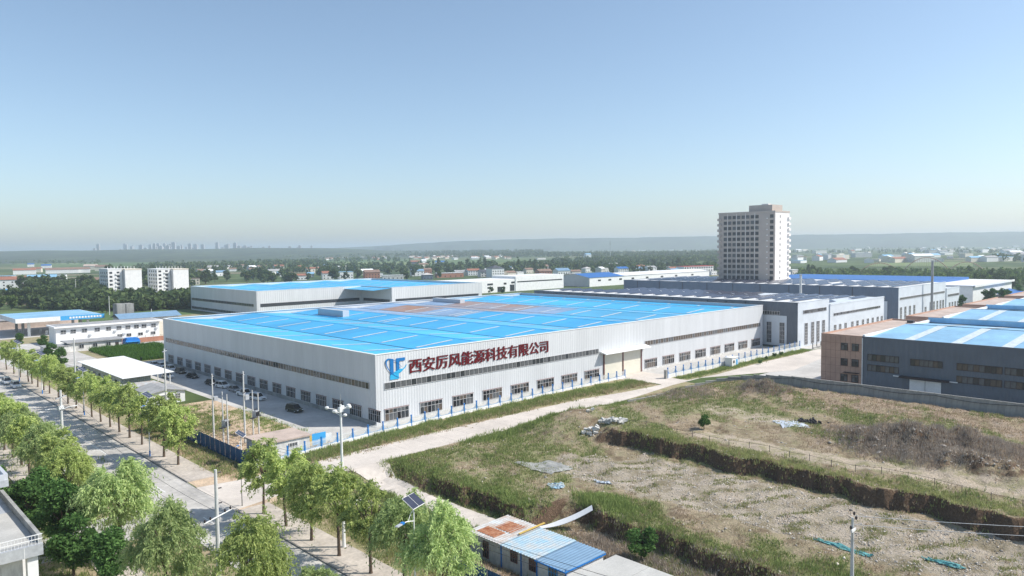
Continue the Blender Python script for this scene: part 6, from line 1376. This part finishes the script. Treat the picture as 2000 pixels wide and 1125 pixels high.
t = thing('stall', 'bright blue canvas stall at the right end of the low grey house', 'stall', W(4.2, 176, 0), TH)
m = MB(); m.prism([(0, 0), (0, 2.3), (.6, 3.3), (4.6, 3.3), (5.2, 2.3), (5.2, 0)], 0, 4, 'awning_blue'); m.build('canvas', t); box(t, 'shade', .2, 5.0, -.9, -.02, 1.9, 2.0, 'sky_blue_paint')
# storage box tower
t = thing('silo', 'grey ribbed square storage tower beside the filling station canopy', 'silo', W(19, 238, 0), TH)
for (x0, x1) in ((0, 3.6), (3.9, 7.2)):
    ribbed(t, 'panel', (x0, 0), (x1, 0), 0, 12.6, 'old_concrete', .5, .08); box(t, 'body', x0, x1, .1, 6, 0, 12.5, 'old_concrete')
ribbed(t, 'panel', (0, 6), (0, 0), 0, 12.6, 'old_concrete', .5, .08); box(t, 'beam', 0, 7.2, -.12, -.02, 6.0, 6.2, 'white_paint')
t = thing('excavator', 'yellow digger parked behind the grey storage tower', 'excavator', (*at(183, 585), 0), TH)
box(t, 'cab', -2.5, .5, -1.5, 1.5, 1.2, 5.2, 'yellow_paint'); box(t, 'body', -.5, 5, -2, 2, 1.2, 4, 'yellow_paint'); box(t, 'track', -3, 4, -2.4, -1.4, 0, 1.2, 'dark_steel'); box(t, 'track', -3, 4, 1.4, 2.4, 0, 1.2, 'dark_steel'); m = MB(); m.tube([(-2, 0, 2), (-5, 0, 6), (-7, 0, 2)], .4, 6, 'yellow_paint'); m.build('boom', t)
# corn patch
a = NP.uniform(-8, -1, 2600); a = np.round(a / .8) * .8 + NP.normal(0, .07, 2600); b = NP.uniform(134, 176, 2600)
tag(tufts('corn_crop', np.concatenate([a, a + 8, a[:1500] + 16]), np.concatenate([b, b, b[:1500]]), np.zeros(6700), 1.5, 'crop', 8, .09, .25), kind='stuff')
sheet('corn_field', -12, 26, 132, 177, .012, 'verge_soil'); sheet('road', -30, -12, 128, 200, .014, 'street_surface')
sheet('grove_floor', -36, 88, 219, 244, .010, 'verge_soil'); sheet('grove_floor', -36, 88, 306.5, 420, .010, 'far_green'); sheet('grove_floor', 40, 88, 190, 306, .012, 'verge_soil'); sheet('grove_floor', -300, -60.6, -16, 420, .0, 'verge_soil'); sheet('grove_floor', -300, -60.6, -300, -28, .0, 'verge_soil')
belt(30, ['far', 'farlight', 'far'], 190, 372, 592, 636, .75, 1.15, 'roadside tree beside the storage tower and the canopy', 'trees beside the storage tower')
# ------------------------------------------------------------------ corner building at the bottom left
t = thing('corner_building', 'grey and white building with railed roof terrace cut by the lower left corner', 'building', W(0, 0, 0), TH)
ax_, bx_ = -67.2, -43.6
box(t, 'terrace_wall', -100, ax_ - 1.5, bx_ + 1.5, -25, 0, 6.6, 'old_white_wall'); box(t, 'terrace_slab', -100, ax_, bx_, -24, 6.6, 7.7, 'galvanised'); box(t, 'terrace_floor', -100, ax_ - .4, bx_ + .4, -31, 7.7, 7.75, 'concrete')
box(t, 'parapet', ax_ - .35, ax_, bx_ + .4, -24, 7.7, 8.5, 'old_concrete'); box(t, 'upper_wall', -100, ax_ - 4, -31, -12, 7.7, 11.2, 'white_paint'); box(t, 'upper_slab', -100, ax_ - .9, -33.2, -12, 11.2, 11.9, 'galvanised'); box(t, 'upper_parapet', ax_ - 1.25, ax_ - .9, -33.0, -12, 11.9, 12.5, 'grey_cladding'); box(t, 'upper_parapet', -100, ax_ - 1.25, -33.2, -32.85, 11.9, 12.5, 'grey_cladding')
for i in range(46): sbox(t, 'baluster', ax_ - .35 - i * .28, ax_ - .32 - i * .28, bx_ + .15, bx_ + .18, 7.7, 8.6, 'white_paint')
for z in (8.6, 8.15): box(t, 'rail', -100, ax_, bx_ + .12, bx_ + .2, z, z + .06, 'white_paint')
for i in range(11): sbox(t, 'panel_joint', ax_ - 1.6 - i * 2.4, ax_ - 1.55 - i * 2.4, bx_ - .02, bx_, 6.6, 7.7, 'white_paint')
for y in (bx_ + .4, bx_ + 6): box(t, 'column', ax_ - 1.3, ax_ - .4, y, y + .9, 0, 6.6, 'white_paint')
m = MB(); m.box(ax_ - 9, ax_ - 4.0, bx_ + 1.38, bx_ + 1.46, 3.2, 5.6, 'white_paint'); o = m.build('shop_banner', t)
for k, mm in enumerate(('sky_blue_paint', 'yellow_paint', 'brick_wall')): b = MB(); b.prism([(ax_ - 8.8, 3.4 + k * .5), (ax_ - 4.2, 3.7 + k * .55), (ax_ - 4.2, 4.1 + k * .55), (ax_ - 8.8, 3.75 + k * .5)], bx_ + 1.32, bx_ + 1.37, mm); b.build('stripe', o)
box(t, 'doorway', ax_ - 1.56, ax_ - 1.5, bx_ + 3, bx_ + 9, .3, 3.4, 'glass_black'); box(t, 'air_conditioner', ax_ - 4, ax_ - 3.4, -33, -32, 8.0, 9.0, 'white_paint')
# ------------------------------------------------------------------ rusty roofed shed row at the bottom
zs = float(relief(-22.5, -66)) + .75
t = thing('shed_row', 'run down white cabin row with rusty and faded blue sheet roofs at the bottom', 'shed', (*W(0, 0)[:2], zs), TH)
secs = [(-59.0, -64.6, 'worn_white_roof', 2.75), (-64.6, -70.4, 'worn_blue_roof', 2.7), (-70.4, -74.8, 'new_blue_roof', 2.6)]
for k, (b1, b0, m_, h) in enumerate(secs):
    box(t, 'wall', -25.6, -19.4, b0 + .05, b1 - .02, -1.2, h - .12, 'white_paint' if k == 2 else 'old_white_wall')
    o = ribbed(t, 'roof', (0, 0), (b1 - b0 + .3, 0), 0, 1, m_, .45, .06); o.data.transform(Matrix(((0, 0, 6.9, 0), (1, 0, 0, 0), (0, -1, 0.15, 0), (0, 0, 0, 1)))); o.location = (-26.0, b0 - .15, h - .12)
    if k == 0:
        for (x0, y0, w, d) in ((.8, 1.6, 1.9, 3.2), (3.0, 1.0, 2.6, 3.0)):
            r_ = ribbed(t, 'rust_patch', (0, 0), (d, 0), 0, 1, 'rust', .45, .06); r_.data.transform(Matrix(((0, 0, w, 0), (1, 0, 0, 0), (0, -1, 0.022 * w, 0), (0, 0, 0, 1)))); r_.location = (-26 + x0, b0 + y0, h - .10 + .022 * x0 + .02)
for (b, w, hgt, z0, m_) in ((-61.4, 1.0, 2.0, .1, 'glass'), (-66.2, 1.1, 1.3, 1.0, 'glass'), (-69.2, 1.1, 1.3, .9, 'glass'), (-72.2, 1.3, 1.2, 1.1, 'glass_grey')): window(t, 'window', -25.62, b, z0, -math.pi / 2, w, hgt, 3, (.5,), 'brown_frame' if m_ == 'glass' else 'sky_blue_paint', (m_,), t=.06)
for b in (-64.6, -67.9, -70.4, -74.75): box(t, 'corner_trim', -25.72, -25.6, b - .06, b + .06, -.9, 2.6, 'blue_paint')
box(t, 'eave_trim', -26.04, -25.95, -74.9, -70.4, 2.36, 2.5, 'blue_paint'); box(t, 'eave_trim', -26.04, -19.2, -75.0, -74.92, 2.4, 2.55, 'blue_paint')
m = MB(); m.obox((-20.5, -64.6, 2.98), (2.2, 0, .08), (0, .12, 0), (0, 0, .05), 'yellow_paint'); m.build('loose_batten', t)
t = thing('flat_roof_cabin', 'pale flat concrete roof just right of the blue ribbed shed roof, bottom edge', 'cabin', (*W(0, 0)[:2], zs), TH)
box(t, 'wall', -26, -19, -92, -76.2, -1.2, 2.3, 'old_white_wall'); box(t, 'roof', -26.3, -18.6, -92, -75.9, 2.3, 2.5, 'concrete')
for k in range(3): box(t, 'roof_joint', -26.2, -18.7, -80.5 - k * 4, -80.45 - k * 4, 2.5, 2.515, 'old_concrete')
# curved white sheet resting on the slope
p0 = Vector(W(-13.9, -58.4)); p1 = Vector(W(-8.2, -63.8)); z0 = float(relief(-13.9, -58.4)) + .2; z1 = float(relief(-7.0, -64)) + .35; mb = MB(); N = 14; d = (p1 - p0).normalized(); n_ = Vector((-d.y, d.x, 0)); top_, bot = [], []
for i in range(N + 1):
    u = i / N; z = z0 + (z1 - z0) * u ** 1.7 - .1 * math.sin(u * 3.1); c = p0.lerp(p1, u) + Vector((0, 0, z)); w = .12 + .46 * min(1, u * 2.2); top_.append(c + n_ * w + Vector((0, 0, w * .5))); bot.append(c - n_ * w)
for i in range(N): mb.poly([bot[i], bot[i + 1], top_[i + 1], top_[i]], 'roof_white'); mb.poly([bot[i] - Vector((0, 0, .05)), top_[i] - Vector((0, 0, .05)), top_[i + 1] - Vector((0, 0, .05)), bot[i + 1] - Vector((0, 0, .05))], 'galvanised')
tag(mb.build('metal_sheet'), 'long curved white metal sheet lying up the cut earth bank', 'metal sheet')
# block pile
rb = random.Random(5)
for i in range(52):
    px = 1135 + rb.random() * 88; py = 826 - abs(rb.gauss(0, 3.5)); a, b, z = ground_at(px, py + 3); L = rb.uniform(.5, 1.0)
    o = link('concrete_block', ubox('block'), None, W(a, b, z + .25 + rb.choice((0, .3, .5))), rb.uniform(0, 3)); o.scale = (L, rb.uniform(.35, .6), rb.uniform(.3, .5)); o.rotation_euler = (rb.uniform(-.4, .4), rb.uniform(-.4, .4), rb.uniform(0, 3)); tag(o, 'broken grey concrete block in the pile beside the road', 'concrete block', 'concrete blocks in the pile by the road')
# tarpaulins, slab, nets, ash
def drape(name, pts, m, label, cat, lift=.12, ripple=.08, sub=10):
    A_ = [ground_at(*p)[:2] for p in pts]; mb = MB(); g = []
    for i in range(sub + 1):
        row = []
        for j in range(sub + 1):
            u, v = i / sub, j / sub; a = (A_[0][0] * (1 - u) + A_[1][0] * u) * (1 - v) + (A_[3][0] * (1 - u) + A_[2][0] * u) * v; b = (A_[0][1] * (1 - u) + A_[1][1] * u) * (1 - v) + (A_[3][1] * (1 - u) + A_[2][1] * u) * v
            a += .12 * math.sin(j * 2.1 + i); b += .15 * math.sin(i * 1.7 + j); row.append(W(a, b, gz(a, b) + lift + ripple * math.sin(i * 2.3 + j * 1.1) + ripple * math.sin(i * .9 - j * 1.9)))
        g.append(row)
    for i in range(sub):
        for j in range(sub): mb.poly([g[i][j], g[i + 1][j], g[i + 1][j + 1], g[i][j + 1]], m)
    return tag(mb.build(name), label, cat)
drape('tarpaulin', [(1068, 948), (1100, 944), (1103, 953), (1078, 956)], 'worn_blue_roof', 'crumpled blue tarpaulin left of the bright green weed patch', 'tarpaulin')
drape('tarpaulin', [(1160, 938), (1192, 944), (1196, 948), (1168, 944)], 'pale_cladding', 'pale blue plastic strip right of the bright green weed patch', 'tarpaulin')
drape('concrete_slab', [(1004, 905), (1080, 902), (1122, 917), (1075, 927)], 'old_concrete', 'broken grey floor slab between the grass and the rubble', 'slab', .15, .04)
drape('shade_net', [(1588, 1055), (1600, 1054), (1708, 1085), (1694, 1089)], 'net', 'turquoise net strip left and right of the right power pole', 'net', .1, .06)
drape('shade_net', [(1800, 1090), (1815, 1090), (1890, 1113), (1868, 1112)], 'net', 'turquoise net strip near the bottom right corner', 'net', .1, .06)
drape('plastic_sheet', [(1508, 823), (1560, 824), (1585, 838), (1530, 836)], 'pale_cladding', 'pale torn plastic sheets beside the black burnt heap on the field', 'plastic sheet', .06, .08, 8)
def heap_obj(name, px, py, n, rad, m, label, cat, s=.3):
    g = random.Random(n); a0, b0, _ = ground_at(px, py); mb = MB()
    for i in range(n):
        a = a0 + g.gauss(0, rad * .4); b = b0 + g.gauss(0, rad * .7); z = gz(a, b) + g.random() * .5; c = Vector(W(a, b, z)); q = s * g.uniform(.4, 1.2)
        v = [Vector((g.uniform(-1, 1), g.uniform(-1, 1), g.uniform(-1, 1))).normalized() * q for _ in range(3)]; mb.obox(c, v[0], v[0].cross(v[1]).normalized() * q * .6, v[0].cross(v[1]).cross(v[0]).normalized() * q * .4, m)
    return tag(mb.build(name), label, cat)
tag(heap_obj('burnt_debris', 1582, 828, 90, 1.4, 'ash', None, None), kind='stuff')
tag(heap_obj('burnt_debris', 1515, 752, 260, 3.4, 'ash', None, None, .35), kind='stuff')
tag(heap_obj('scrap', 700, 985, 60, 2.2, 'worn_white_roof', None, None, .3), kind='stuff')
# ------------------------------------------------------------------ roller coaster arcs beyond the halls
t = thing('roller_coaster', 'brown wooden roller coaster track arching beyond the dark halls on the right', 'roller coaster', (0, 0, 0))
D = 900.0
def arcx(px): return (px - 1000) / FPX * D
for (c, w, h) in ((1718, 36, 9), (1810, 44, 15), (1888, 32, 9)):
    base = 3; b = MB(); pts = [(arcx(c - w + 2 * w * k / 20), D, base + h * (1 - (k / 10 - 1) ** 2)) for k in range(21)]; b.tube(pts, .5, 6, 'coaster', False); b.build('track', t)
    b = MB()
    for p in pts[1:-1]: b.tube([(p[0], p[1], 0), p], .13, 4, 'coaster', False)
    b.build('trestle', t)
# identical labels inside a group get their place from left to right
camm = camo.matrix_world.inverted(); bpy.context.view_layer.update()
def words(n):
    tens = ['', '', 'twenty', 'thirty', 'forty', 'fifty', 'sixty', 'seventy', 'eighty', 'ninety', 'hundred']
    if n <= 20: return ORD[n - 1]
    if n > 100: return 'hundred ' + words(n - 100)
    return (tens[n // 10] + '-' + ORD[n % 10 - 1]) if n % 10 else tens[n // 10].replace('ty', 'tieth').replace('hundred', 'hundredth')
byl = {}
for o in bpy.data.objects:
    if o.get('label') and o.get('group') and not o.parent: byl.setdefault((o['group'], o['label']), []).append(o)
for (g, l), os_ in byl.items():
    if len(os_) < 2: continue
    def sx(o): q = camm @ o.location; return q.x / -q.z
    for i, o in enumerate(sorted(os_, key=sx)): o['label'] = f'{l}, {words(i + 1)} from the left'
